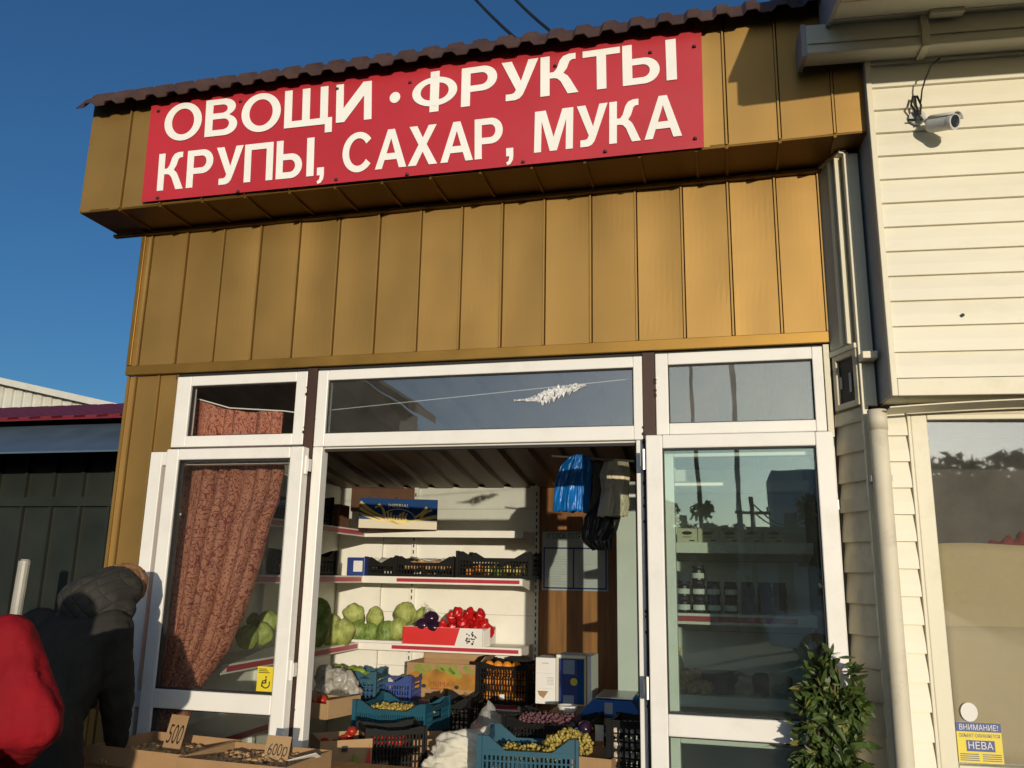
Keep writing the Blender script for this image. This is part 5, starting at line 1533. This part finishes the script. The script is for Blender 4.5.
m = MB().box(-w_ * .22, w_ * .38, -.18, .16, hh + .006, hh + .014); m.box(-w_ * .1, w_ * .1, -.05, .05, hh, hh + .0055); child(m, 'pan', STEEL, sc_, bevel=.003)
m = MB()
for a in (-.4, .36):
    for b in (-.12, .1): m.box(w_ * a - .012, w_ * a + .012, b - .012, b + .012, 0, .0075)
child(m, 'foot', GASKET, sc_)
# white and blue appliance boxes
x, w_ = span(535, 555, 690, 1.42)
zt1 = at(545, 658, 1.42).z
wbx = thing('appliance_box', 'narrow white box with grey print beside the blue box', 'box', (x, 1.52, zc + .001))
child(MB().box(-w_ / 2, w_ / 2, -.09, .09, 0, zt1 - zc), 'box_body', WHITEP, wbx, bevel=.003)
H5 = zt1 - zc
m = MB(); m.box(-w_ * .18, w_ * .16, -.0918, -.0905, H5 * .87, H5 * .89); m.box(-w_ * .45, w_ * .4, -.0918, -.0905, H5 * .66, H5 * .665); m.box(-w_ * .45, w_ * .4, -.0918, -.0905, H5 * .33, H5 * .335)
for k in range(6): m.box(w_ * .08, w_ * .42, -.0918, -.0905, H5 * (.42 + .03 * k), H5 * (.43 + .03 * k))
child(m, 'print', GREYTRIM, wbx)
child(MB().prism([(-w_ * .4, -.0918, H5 * .28), (w_ * .15, -.0918, H5 * .28), (-.01, -.0918, H5 * .12), (-w_ * .3, -.0918, H5 * .18)], (0, .001, 0)), 'torn_patch', CARD, wbx)
x, w_ = span(555.5, 592, 690, 1.40)
zt1 = at(575, 656, 1.40).z; H5 = zt1 - zc
bbx = thing('appliance_box', 'white edged box with a dark blue printed face behind the scale', 'box', (x, 1.53, zc + .001), R(-2))
child(MB().box(-w_ / 2, w_ / 2, -.1, .1, 0, H5), 'box_body', WHITEP, bbx, bevel=.003)
child(MB().box(-w_ * .43, w_ * .28, -.1018, -.1005, H5 * .02, H5 * .93), 'print', NAVY, bbx)
child(MB().box(w_ * .1, w_ * .28, -.1032, -.1022, H5 * .02, H5 * .93), 'print', BLUEPRINT, bbx)
m = MB(); frame_rect(m, -w_ * .46, w_ * .31, .005, H5 * .95, .004, -.1032, -.1022); m.prism([(w_ * .0 + .022 * math.cos(k * .5236), -.1045, H5 * .47 + .022 * math.sin(k * .5236)) for k in range(12)], (0, .001, 0)); child(m, 'print', YELLOW, bbx)
PB = mat('pale blue label', (.25, .33, .45), .6); child(MB().box(-w_ * .30, w_ * .02, -.1045, -.1035, H5 * .62, H5 * .9), 'label', PB, bbx); child(MB().box(-w_ * .3, w_ * .0, -.1045, -.1035, H5 * .02, H5 * .2), 'label', PB, bbx)
child(MB().box(w_ * .33, w_ * .37, -.1018, -.1005, .0, H5), 'edge_band', CARD, bbx)
c = at(567, 712, 1.1)
m = MB().lathe((c.x, 1.12, zc + .001), [(.025, 0), (.05, .02), (.058, .045), (.054, .045), (.045, .02), (.02, .006)], 20)
tag(m.build('bowl', WHITEP, None, smooth=True), 'small white bowl on the counter in front of the blue box', 'bowl')
# right-hand black crate, price tag, carton
x, w_ = span(612, 641, 745, .25)
zt1 = at(625, 722, .25).z
crate('plastic_crate', 'tall black crate of garlic at the door jamb', 'crate', .16, .24, zt1 - ZQ, BLACKP, (x + .005, .40, ZQ), R(-4), G_BLK, slat=.026, corner=.01)
for k in range(12): veg('garlic', 'garlic bulb in the tall black crate at the door jamb', 'garlic', (x - .05 + .035 * (k % 4), .31 + .03 * (k % 2), zt1 - .05 - .055 * (k // 4)), .024, GARLIC, 'garlic at the door jamb', lump=.25, seed=k)
ctn = carton('carton', 'low brown carton between the threshold grapes and the garlic crate', at(612, 758, .2).x - at(578, 758, .2).x + .04, .26, at(595, 757, .25).z - ZQ, (at(597, 758, .3).x, .36, ZQ), R(-8), CARD)
c = at(599.5, 741, .5)
pt_ = thing('price_tag', 'small blank cream card standing over the brown carton', 'card', (c.x, .5, c.z))
child(MB().box(-.02, .02, -.001, .001, 0.0, .072), 'card', CREAMPRINT, pt_)
child(MB().box(-.022, .022, -.004, .004, -.2 + .1, .0), 'stick', WOOD, pt_)
for k, (px, py) in enumerate(((612, 733), (585, 728), (606, 735))): veg('dark_plum', 'dark plum heaped between the purple grapes and the garlic crate', 'plum', at(px, py, .55), .035, EGGPL, 'dark plums by the garlic crate', lump=.15, seed=k)
tag(MB().box(at(578, 745, .5).x, at(612, 745, .5).x, .62 - .06, .92, ZQ, at(598, 741, .6).z).build('carton', CARD_DARK, None, bevel=.003), 'dark carton under the plums and the blank price card', 'box')

# bags hanging at the ceiling
def bag(label, name, pts, Y, mt, pleats, group=None, amp=.012, seed=0):
    """pts: (py, left px, right px) rows"""
    m = MB()
    def P(u, v):
        f = v * (len(pts) - 1); i = min(int(f), len(pts) - 2); t = f - i
        py = pts[i][0] + (pts[i + 1][0] - pts[i][0]) * t; l = pts[i][1] + (pts[i + 1][1] - pts[i][1]) * t; r = pts[i][2] + (pts[i + 1][2] - pts[i][2]) * t
        q = at(l + (r - l) * u, py, Y)
        puff = math.sin(math.pi * u) * .05
        rag = .012 * noise.noise(Vector((u * 7, seed, 3))) * (v > .9)
        return (q.x, Y - puff + amp * (2.2 * noise.noise(Vector((u * pleats * 1.1 + seed * 7, v * 1.3, seed))) + 1.0 * noise.noise(Vector((u * pleats * 2.6, v * 2.4 + u, seed + 3))) + .5 * noise.noise(Vector((u * 14, v * 9, seed + 5)))), q.z + rag)
    m.grid(P, 60, 24)
    def P2(u, v): p = P(u, v); return (p[0], 2 * Y - p[1] + .02, p[2] + .004)
    m.grid(P2, 60, 24)
    o = m.build(name, mt, None, smooth=True, solid=.002)
    return tag(o, label, 'bag', group)
bag('bundle of bright blue carrier bags hanging under the ceiling', 'bag_bundle', [(456, 570, 590), (466, 561, 593), (480, 556, 591), (495, 554, 590), (512, 552.5, 588)], .95, BAGBLUE, 5, amp=.014, seed=1)
BAGPRINT = mat('beige patterned bag film', (.60, .52, .36), .4, var=.05, dirt=(.03, .025, .02, 1.0), dscale=9)
bag('beige carrier bag with dark blotches hanging beside the blue ones', 'carrier_bag', [(462, 604, 628), (475, 600, 630), (490, 602, 628), (505, 599, 629), (517, 597, 627)], .88, BAGPRINT, 1.6, amp=.012, seed=2)
bag('black carrier bag hanging lowest, below the beige one', 'carrier_bag', [(500, 598, 618), (518, 584, 620), (530, 581, 617), (540, 580, 612), (550, 592, 611)], .98, BAGBLACK, 4, amp=.012, seed=3)
bag('dark folded bag hanging between the blue and beige bags', 'carrier_bag', [(462, 588, 604), (480, 588, 603), (500, 587, 602), (516, 586, 601)], 1.02, mat('olive grey film', (.07, .065, .05), .5), 3, amp=.01, seed=4)
hr = MB().tube([at(552, 456, .97), at(634, 461, .90)], .006, 8).build('hanging_rail', STEEL, None); tag(hr, 'thin metal rail under the ceiling that the bags hang from', 'rail')

# jars and boxes on the display
jar0 = None
jy = 1.12
def make_jar(mtc, lab):
    t = thing('jar', lab, 'jar', (0, 0, 0), 0, 'jars on the display shelf')
    r = .037
    child(MB().lathe((0, 0, 0), [(r * .9, 0), (r, .006), (r, .058), (r * .85, .068)], 16), 'jar_body', mtc, t, smooth=False)
    child(MB().lathe((0, 0, .0685), [(r * .9, 0), (r * .92, .002), (r * .92, .014), (r * .86, .016)], 16), 'lid', INK, t)
    lb = MB()
    lb.grid(lambda u, v: (r * 1.02 * math.cos(math.pi * (-.85 + .7 * u)), r * 1.02 * math.sin(math.pi * (-.86 + .72 * u)), .015 + .028 * v), 8, 1)
    child(lb, 'jar_label', WHITEP, t, recalc=False)
    return t
JAR = mat('dark jam jar', (.03, .012, .012), .12, var=.3)
jx = [at(p, 600, jy).x for p in (684, 699, 714, 731, 748, 765, 780)]
jar0 = make_jar(JAR, '')
first = True
rows = [('bottom row, nearest the shelf end', 'bottom row, second from the shelf end', 'bottom row, third from the shelf end', 'bottom row, fourth, at the shade edge', 'bottom row in the shade', 'bottom row in the shade', 'bottom row in the shade'), ('second row, nearest the shelf end', 'second row, right under the topmost jar', 'second row, third from the shelf end', 'second row, fourth, at the shade edge', 'second row in the shade', 'second row in the shade', 'second row in the shade')]
for rw in range(2):
    for k, xx in enumerate(jx):
        lab = 'dark jar with a white label, ' + rows[rw][k]
        z = zj2 + .004 + rw * .0855
        if first:
            o = jar0; o.location = (xx, jy, z); o['label'] = lab; first = False
        else: o = copy_tree(jar0, None, (xx, jy, z), rnd.uniform(-.2, .2), lab)
        if k >= 4:  # labels taken off the far jars so they read as shaded
            for ch in list(o.children):
                if ch.name.startswith('jar_label'): bpy.data.objects.remove(ch)
            o['label'] = 'dark jar, its label left out to deepen the shade, ' + ('bottom' if rw == 0 else 'second') + ' row of jars'
        o['group'] = 'jars on the display shelf' if k < 4 else ('shaded jars of the bottom row' if rw == 0 else 'shaded jars of the second row')
copy_tree(jar0, None, (jx[1], jy, zj2 + .004 + .171), 0, 'topmost dark jar, alone on the second row of jars')
bxs = [at(p, 535, 1.12).x for p in (677, 698, 719, 741, 763, 785)]
bh = at(700, 529, 1.12).z - zj1
b0 = None
for k, xx in enumerate(bxs[:-1]):
    wv = (bxs[k + 1] - xx) * .97
    lab = 'pale label box on the upper display shelf, ' + ('at the shelf end in the light', 'second from the lit shelf end', 'third, at the shade edge', 'fourth, in the shade', 'fifth and farthest, in the shade')[k]
    if b0 is None:
        b0 = thing('label_box', lab, 'box', (xx + wv / 2, 1.17, zj1 + .003), 0, 'boxes on the upper display shelf')
        child(MB().box(-wv / 2, wv / 2, -.06, .06, 0, bh), 'box_body', CREAMPRINT, b0, bevel=.002)
        m = MB(); m.prism([(wv * .26 * math.cos(q * .5236), -.0618, bh * .68 + bh * .13 * math.sin(q * .5236)) for q in range(12)], (0, .001, 0)); m.box(-wv * .2, wv * .2, -.0618, -.0606, bh * .38, bh * .42); m.box(wv * .1, wv * .35, -.0618, -.0606, bh * .12, bh * .2)
        child(m, 'print', EGGPL, b0)
    else: copy_tree(b0, None, (xx + wv / 2, 1.17, zj1 + .003), 0, lab)
# bottom display shelf: bottles, potatoes, basket
for k in range(12):
    veg('potato', 'brown potato heaped on the lowest display shelf', 'potato', (at(680 + 4.2 * (k % 7), 690, 1.15).x, 1.12 + .05 * (k % 3), zj3 + .035 + .05 * (k // 7)), .036, NUT, 'potatoes on the lowest display shelf', sx=1.2, lump=.25, seed=k)
c = at(678, 676, 1.12)
bt = thing('oil_bottle', 'yellow oil bottle standing at the end of the lowest display shelf', 'bottle', (c.x, 1.2, zj3 + .003))
child(MB().lathe((0, 0, 0), [(.03, 0), (.032, .01), (.032, .14), (.012, .19), (.012, .21)], 14), 'bottle_body', GRAPE_Y, bt, smooth=True); child(MB().lathe((0, 0, .2105), [(.014, 0), (.014, .02)], 12), 'bottle_cap', YELLOW, bt)
c = at(722, 690, 1.14)
bk = thing('wicker_basket', 'dark round wicker basket on the lowest display shelf', 'basket', (c.x, 1.2, zj3 + .003))
child(MB().lathe((0, 0, 0), [(.08, 0), (.10, .05), (.115, .11), (.105, .11), (.09, .05), (.05, .01)], 20), 'basket_body', WOODPOST, bk)
for k in range(3):
    c = at(745 + 16 * k, 690, 1.15)
    o = MB(); o.capsule((c.x - .02, 1.17, zj3 + .06), (c.x + .02, 1.17, zj3 + .06), .055, .055)
    tag(remeshed(o, 'goods_bag', BAGBEIGE if k != 1 else CARD_DARK, None, .012, 2, .02, .05), ('filled bag next to the wicker basket', 'dark filled bag between the two pale ones', 'filled bag farthest from the wicker basket')[k] + ' on the lowest display shelf', 'bag')

# ================================================================== IN FRONT OF THE SHOP
tbl = thing('trestle_table', 'plank trestle table under the walnut boxes in front of the folded door', 'table', (-2.0, -0.42, 0))
ztop = 0.735
for k in range(4): MB().box(-2.95, -1.28, -0.72 + .15 * k, -0.575 + .15 * k, ztop - .025, ztop).build('plank', WOOD, tbl)
for px in (-2.85, -1.4):
    for y in (-.68, -.16): MB().box(px - .025, px + .025, y - .025, y + .025, 0, ztop - .0255).build('leg', WOOD, tbl)
a, b = at(192, 757, -.62), at(330, 754, -.24)
cx_, w_ = at(252, 757, -.44).x, .50
zr = (a.z + at(228, 743, -.24).z) / 2
bx2 = carton('walnut_box', 'open cardboard box of walnuts with a 600 price card in front of the door', w_, .36, zr - ztop, (cx_ + .02, -.44, ztop + .001), R(-3), CARD, CARD_IN)
def heap(x, y, z, w, d, n, label, seed):
    rr = random.Random(seed); m = MB()
    for _ in range(n):
        u, v = rr.uniform(-1, 1), rr.uniform(-1, 1)
        h = .05 * (1 - .6 * (u * u + v * v) / 2) + .012 * noise.noise(Vector((u * 3, v * 3, seed)))
        m.ball((x + u * w / 2, y + v * d / 2, z + h + rr.uniform(-.01, .008)), rr.uniform(.009, .014), 7, 5, sx=rr.uniform(.8, 1.2), sz=rr.uniform(.6, .9))
    m.grid(lambda u, v: (x + (u - .5) * w, y + (v - .5) * d, z + .035 * math.sin(math.pi * u) * math.sin(math.pi * v) + .01), 12, 12)
    o = m.build('walnut_heap', NUT, None, smooth=True, recalc=False); return tag(o, label, 'nuts', kind='stuff')
heap(cx_ + .02, -.44, zr - .070, w_ - .03, .33, 700, 'loose heap of light brown walnuts in the box with the 600 card', 3)
def pcard(px, py, Y, w, h, txt, lean, rz, label, mt):
    c = at(px, py, Y)
    t = thing('price_card', label, 'price card', tuple(c), R(rz))
    T = Matrix.Rotation(R(lean), 4, 'X')
    o = MB().box(-w / 2, w / 2, -.0015, .0015, 0, h, T).build('card', mt, None); o.parent = t
    m = MB(); put_text(m, txt, T @ Vector((-w * .40, -.0025, h * .22)), T.to_3x3() @ Vector((w * .8, 0, 0)), T.to_3x3() @ Vector((w * .06, 0, h * .52)), -.004)
    o = m.build('handwriting', INK, None, recalc=False); o.parent = t
    return t
pcard(274, 766, -.44, .115, .115, "600р", -14, -4, 'brown cardboard price card marked 600 standing in the walnuts', CARD_IN)
fl = at(300, 764, -.5)
tag(MB().box(-.075, .075, -.0015, .0015, -.02, .02).build('paper_slip', WHITEP, None, T=Matrix.Translation(at(302, 759, -.42)) @ Matrix.Rotation(R(-16), 4, 'Y') @ Matrix.Rotation(R(60), 4, 'X')), 'white paper slip lying across the box beside the 600 card', 'paper')
a = at(115, 743, -.42)
bx1 = carton('walnut_box', 'shaded cardboard box of nuts with a grey 500 card next to the dark jacket', .50, .36, zr - ztop, (at(162, 750, -.4).x + .0, -.36, ztop + .001), R(-6), CARD, CARD_IN)
heap(at(162, 750, -.4).x, -.36, zr - .082, .46, .32, 500, 'shaded heap of nuts in the box with the grey 500 card', 5)
pcard(170, 752, -.40, .10, .15, "500", -16, -10, 'grey cardboard price card marked 500 in the shaded box', CARD)

# bay leaf bundle hanging at the folded door edge
bay = thing('bay_leaf_bundle', 'big hanging bundle of green bay leaf branches beside the glass door', 'herb bundle', tuple(at(832, 664, -.16)))
rr = random.Random(11)
m = MB(); sm = MB()
ROWS = [(660, 826, 840), (670, 818, 848), (688, 810, 853), (708, 806, 855), (735, 804, 858), (765, 805, 861), (800, 806, 862), (830, 808, 860)]
def row(py):
    for (a, l0, r0), (b, l1, r1) in zip(ROWS[:-1], ROWS[1:]):
        if py <= b: t = (py - a) / (b - a); return l0 + (l1 - l0) * t, r0 + (r1 - r0) * t
    return ROWS[-1][1:]
for k in range(26):
    u = rr.random(); pts = []
    for j in range(7):
        py = 668 + 160 * j / 6; l, r = row(py); pts.append(at(l + (r - l) * (.5 + (u - .5) * min(1, .4 + j * .15)) + rr.uniform(-2, 2), py, -.16 + rr.uniform(-.05, .05)))
    sm.tube(pts, .003, 5)
sm.build('branch', STEMB, bay)
clumps = [(rr.uniform(660, 830), rr.random()) for _ in range(70)]
for k in range(1500):
    cp, cu_ = rr.choice(clumps)
    py = min(max(cp + rr.gauss(0, 6), 657), 832); l, r = row(py)
    u = min(max(cu_ + rr.gauss(0, .10), -.04), 1.04); px = l + (r - l) * u
    dy = math.sqrt(max(0, 1 - (2 * u - 1) ** 2)) * .07
    c = at(px, py, -.16 + dy * rr.choice((-1, -1, -1, .6)) * rr.uniform(.2, 1.15))
    L = rr.choice((rr.uniform(.03, .05), rr.uniform(.05, .085))); wl = L * rr.uniform(.13, .24)
    out = Vector(((u - .5) * 1.6 + rr.uniform(-.9, .9), -abs(rr.gauss(.35, .5)), rr.uniform(-1.2, .9))).normalized()
    side = out.cross(Vector((rr.uniform(-1.2, 1.2), -.5, rr.uniform(-.2, 1)))).normalized()
    nrm = side.cross(out)
    tip = out * L; cur = nrm * L * rr.uniform(-.35, .35)
    m.m = 1 if rr.random() < .10 else 0
    m.add([c, c + tip * .35 + side * wl + nrm * wl * .35, c + tip * .75 + side * wl * .75 + cur * .5 + nrm * wl * .2, c + tip + cur, c + tip * .75 - side * wl * .75 + cur * .5 + nrm * wl * .2, c + tip * .35 - side * wl + nrm * wl * .35, c + tip * .45 + cur * .2],
          [(0, 1, 6), (1, 2, 6), (2, 3, 6), (3, 4, 6), (4, 5, 6), (5, 0, 6)])
m.build('leaf', [LEAFG, mat('yellowing bay leaf', (.17, .16, .03), .55, var=.4, scale=18)], bay, recalc=False)['kind'] = 'stuff'
top = at(834, 655, -.12)
MB().tube([at(833, 668, -.15), top, at(842, 652, -.07)], .003, 6).build('string', WHITEP, bay)

# ================================================================== PEOPLE
def person(label, loc, rz, jack, hood, hairmat, J, trous=TROUS, hands=True, fold=.012, fold_scale=.1):
    """J: joints in the local frame; the person faces +y"""
    p = thing('person', label, 'person', loc, rz)
    V = {k: Vector(v) for k, v in J.items()}
    b = MB()
    hd = V['head']; fd = V['face'].normalized()
    upv = (hd - V['neck']).normalized()
    b.capsule(V['pelvis'], V['chest'], .11, .12, (1, 0, 0), 1.25); b.capsule(V['chest'], V['neck'], .11, .055, (1, 0, 0), 1.2)
    b.capsule(V['neck'], hd, .055, .06)
    b.capsule(hd - upv * .03 + fd * .01, hd + upv * .045 - fd * .012, .074, .088)
    b.capsule(hd - upv * .075 + fd * .035, hd - upv * .02 + fd * .02, .045, .06)
    b.capsule(hd + fd * .085 - upv * .005, hd + fd * .108 - upv * .035, .010, .016)
    sd = fd.cross(upv).normalized()
    for s in (-1, 1):
        b.capsule(hd + sd * s * .082 + upv * .015, hd + sd * s * .086 - upv * .025, .016, .012)
        b.capsule(hd - upv * .052 + fd * .074 + sd * s * .018, hd - upv * .052 + fd * .078, .010, .011)
        sh, el, wr = V['sh' + 'lr'[s > 0]], V['el' + 'lr'[s > 0]], V['wr' + 'lr'[s > 0]]
        b.capsule(sh, el, .05, .042); b.capsule(el, wr, .042, .028)
        hp, kn, an = V['hip' + 'lr'[s > 0]], V['kn' + 'lr'[s > 0]], V['an' + 'lr'[s > 0]]
        b.capsule(hp, kn, .085, .055); b.capsule(kn, an, .055, .036)
        fdir = (wr - el).normalized()
        side = Vector((1, 0, 0)); side = (side - fdir * side.dot(fdir)).normalized(); pn = fdir.cross(side)
        b.capsule(wr + fdir * .02, wr + fdir * .075, .022, .028, side, 1.35)
        for q, ln in zip((-1.5, -.5, .5, 1.5), (.062, .075, .07, .055)):
            r0 = wr + fdir * .09 + side * q * .0205; r1 = r0 + fdir * ln * .55 + pn * .008; r2 = r1 + fdir * ln * .4 + pn * .03
            b.capsule(r0, r1, .0095, .009, n=8); b.capsule(r1, r2, .009, .0075, n=8)
        r0 = wr + fdir * .035 + side * -s * .03; r1 = r0 + fdir * .04 - side * s * .025; b.capsule(r0, r1, .012, .010, n=8); b.capsule(r1, r1 + fdir * .03 + pn * .01, .010, .008, n=8)
    body = remeshed(b, 'body', SKIN, None, .0085, 3); body.parent = p
    for s in (-1, 1):
        e = MB().ball(hd + fd * .076 + sd * s * .031 + upv * .012, .011, 8, 6).build('eye', INK, None, smooth=True); e.parent = p
    j = MB()
    j.capsule(V['pelvis'] + Vector((0, 0, -.06)), V['chest'], .145, .155, (1, 0, 0), 1.25); j.capsule(V['chest'], V['neck'] - (V['neck'] - V['chest']) * .25, .150, .085, (1, 0, 0), 1.25)
    if hood is None: j.capsule(V['chest'], V['elr'] * .7 + V['shr'] * .3, .15, .075); j.capsule(V['chest'] + Vector((0, 0, -.1)), V['elr'], .15, .07)
    if hood == 'nape': j.capsule(V['pelvis'] + Vector((.01, 0, .02)), V['pelvis'] + Vector((.03, .03, -.32)), .16, .17, (1, 0, 0), 1.45)
    for s in 'lr':
        j.capsule(V['chest'] * .4 + V['sh' + s] * .6, V['sh' + s], .11, .088); j.capsule(V['sh' + s], V['el' + s], .083, .07); j.capsule(V['el' + s], V['wr' + s], .07, .05)
    if hood == 'down': j.capsule(V['neck'] + Vector((-.06, -.06, .0)), V['neck'] + Vector((.06, -.06, .0)), .06, .06)
    ja = remeshed(j, 'jacket', jack, None, .016, 6, fold, fold_scale, (.75, .75, 2.4), ridged=True); ja.parent = p
    t = MB()
    t.capsule(V['pelvis'] + Vector((-.06, 0, -.02)), V['pelvis'] + Vector((.06, 0, -.02)), .135, .135)
    for s in 'lr': t.capsule(V['hip' + s], V['kn' + s], .105, .078); t.capsule(V['kn' + s], V['an' + s], .076, .062)
    tr = remeshed(t, 'trousers', trous, None, .016, 4, .008, .08); tr.parent = p
    for s in 'lr':
        an = V['an' + s]
        q = MB().capsule(an + Vector((0, -.04, -.045)), an + Vector((0, .15, -.058)), .045, .036, (1, 0, 0), 1.0)
        q.box(an.x - .042, an.x + .042, an.y - .085, an.y + .185, an.z - .099, an.z - .08)
        o = remeshed(q, 'shoe', SHOE, None, .010, 3); o.parent = p
    hb = MB()
    hb.capsule(hd + upv * .03 - fd * .025, hd + upv * .05 - fd * .01, .088, .092); hb.capsule(hd - fd * .04 + upv * .02, hd - fd * .05 - upv * .07, .08, .06)
    o = remeshed(hb, 'hair', hairmat, None, .009, 3, .012, .03, (1, 1, 3)); o.parent = p
    if hood == 'nape':
        q = MB()
        q.capsule(hd - fd * .040 - upv * .028, V['neck'] - fd * .06 - upv * .03, .106, .122, tuple(sd), 1.28); q.capsule(V['neck'] + sd * -.10 - fd * .02, V['neck'] + sd * .10 - fd * .02, .07, .07)
        o = remeshed(q, 'hood', JACKET_Q, None, .012, 5, .008, .1); o.parent = p
    if hood == 'up':
        q = MB()
        q.capsule(hd + upv * .02 - fd * .045, hd + upv * .05 - fd * .035, .105, .108); q.capsule(hd - fd * .05, V['neck'] - fd * .04 , .108, .12, tuple(sd), 1.15)
        o = remeshed(q, 'hood', jack, None, .014, 5, .008, .1); o.parent = p
    return p

# leaning woman in the dark hooded jacket
WY = -.62
hx = at(80, 600, WY)
person('person in a charcoal hooded jacket with fair hair bending over the nut boxes', (hx.x, WY, 0), R(4), JACKET_K, 'nape', HAIR, {
    'pelvis': (-.03, -.20, .88), 'chest': (-.005, -.02, 1.20), 'neck': (.035, .10, 1.365), 'head': (.05, .20, 1.44), 'face': (.0, .55, -.83),
    'shl': (-.18, .0, 1.29), 'ell': (-.24, .16, 1.05), 'wrl': (-.16, .36, .95), 'shr': (.17, .0, 1.29), 'elr': (.165, .10, 1.0), 'wrr': (.10, .22, .80),
    'hipl': (-.12, -.20, .84), 'knl': (-.13, -.14, .47), 'anl': (-.13, -.22, .10), 'hipr': (.06, -.20, .84), 'knr': (.07, -.14, .47), 'anr': (.07, -.22, .10)}, fold=.009, fold_scale=.075)
# person in the red jacket at the picture edge
RY = -1.75
rl = at(-70, 640, RY); rl.z = 0
def rj(px, py, Y): return tuple(at(px, py, Y) - rl)
person('person in a red jacket bending forward at the picture edge', tuple(rl), 0, JACKET_R, None, HAIR_D, {
    'pelvis': (.0, -.20, .90), 'chest': (.02, -.03, 1.21), 'neck': (-.12, .10, 1.33), 'head': (-.22, .19, 1.36), 'face': (-.3, .8, -.6),
    'shl': (-.19, .02, 1.29), 'ell': (-.25, .16, 1.06), 'wrl': (-.16, .34, .96), 'shr': rj(6, 645, -1.75), 'elr': rj(38, 722, -1.74), 'wrr': rj(-5, 775, -1.5),
    'hipl': (-.09, -.20, .86), 'knl': (-.10, -.14, .47), 'anl': (-.10, -.22, .10), 'hipr': (.09, -.20, .86), 'knr': (.10, -.10, .47), 'anr': (.10, -.22, .10)}, fold=.010, fold_scale=.085)
# bystander whose shadow falls on the folded door
person('bystander in a dark blue coat whose shadow falls on the white door frame', (-1.74, -2.9, 0), R(14), JACKET_B, 'down', HAIR_D, {
    'pelvis': (0, 0, .86), 'chest': (0, -.01, 1.16), 'neck': (0, .0, 1.37), 'head': (0, .03, 1.52), 'face': (0, 1, -.1),
    'shl': (-.17, 0, 1.29), 'ell': (-.24, -.02, 1.04), 'wrl': (-.23, .06, .81), 'shr': (.17, 0, 1.29), 'elr': (.24, -.02, 1.04), 'wrr': (.23, .06, .81),
    'hipl': (-.09, 0, .83), 'knl': (-.10, .02, .46), 'anl': (-.10, 0, .10), 'hipr': (.09, 0, .83), 'knr': (.10, .02, .46), 'anr': (.10, 0, .10)})
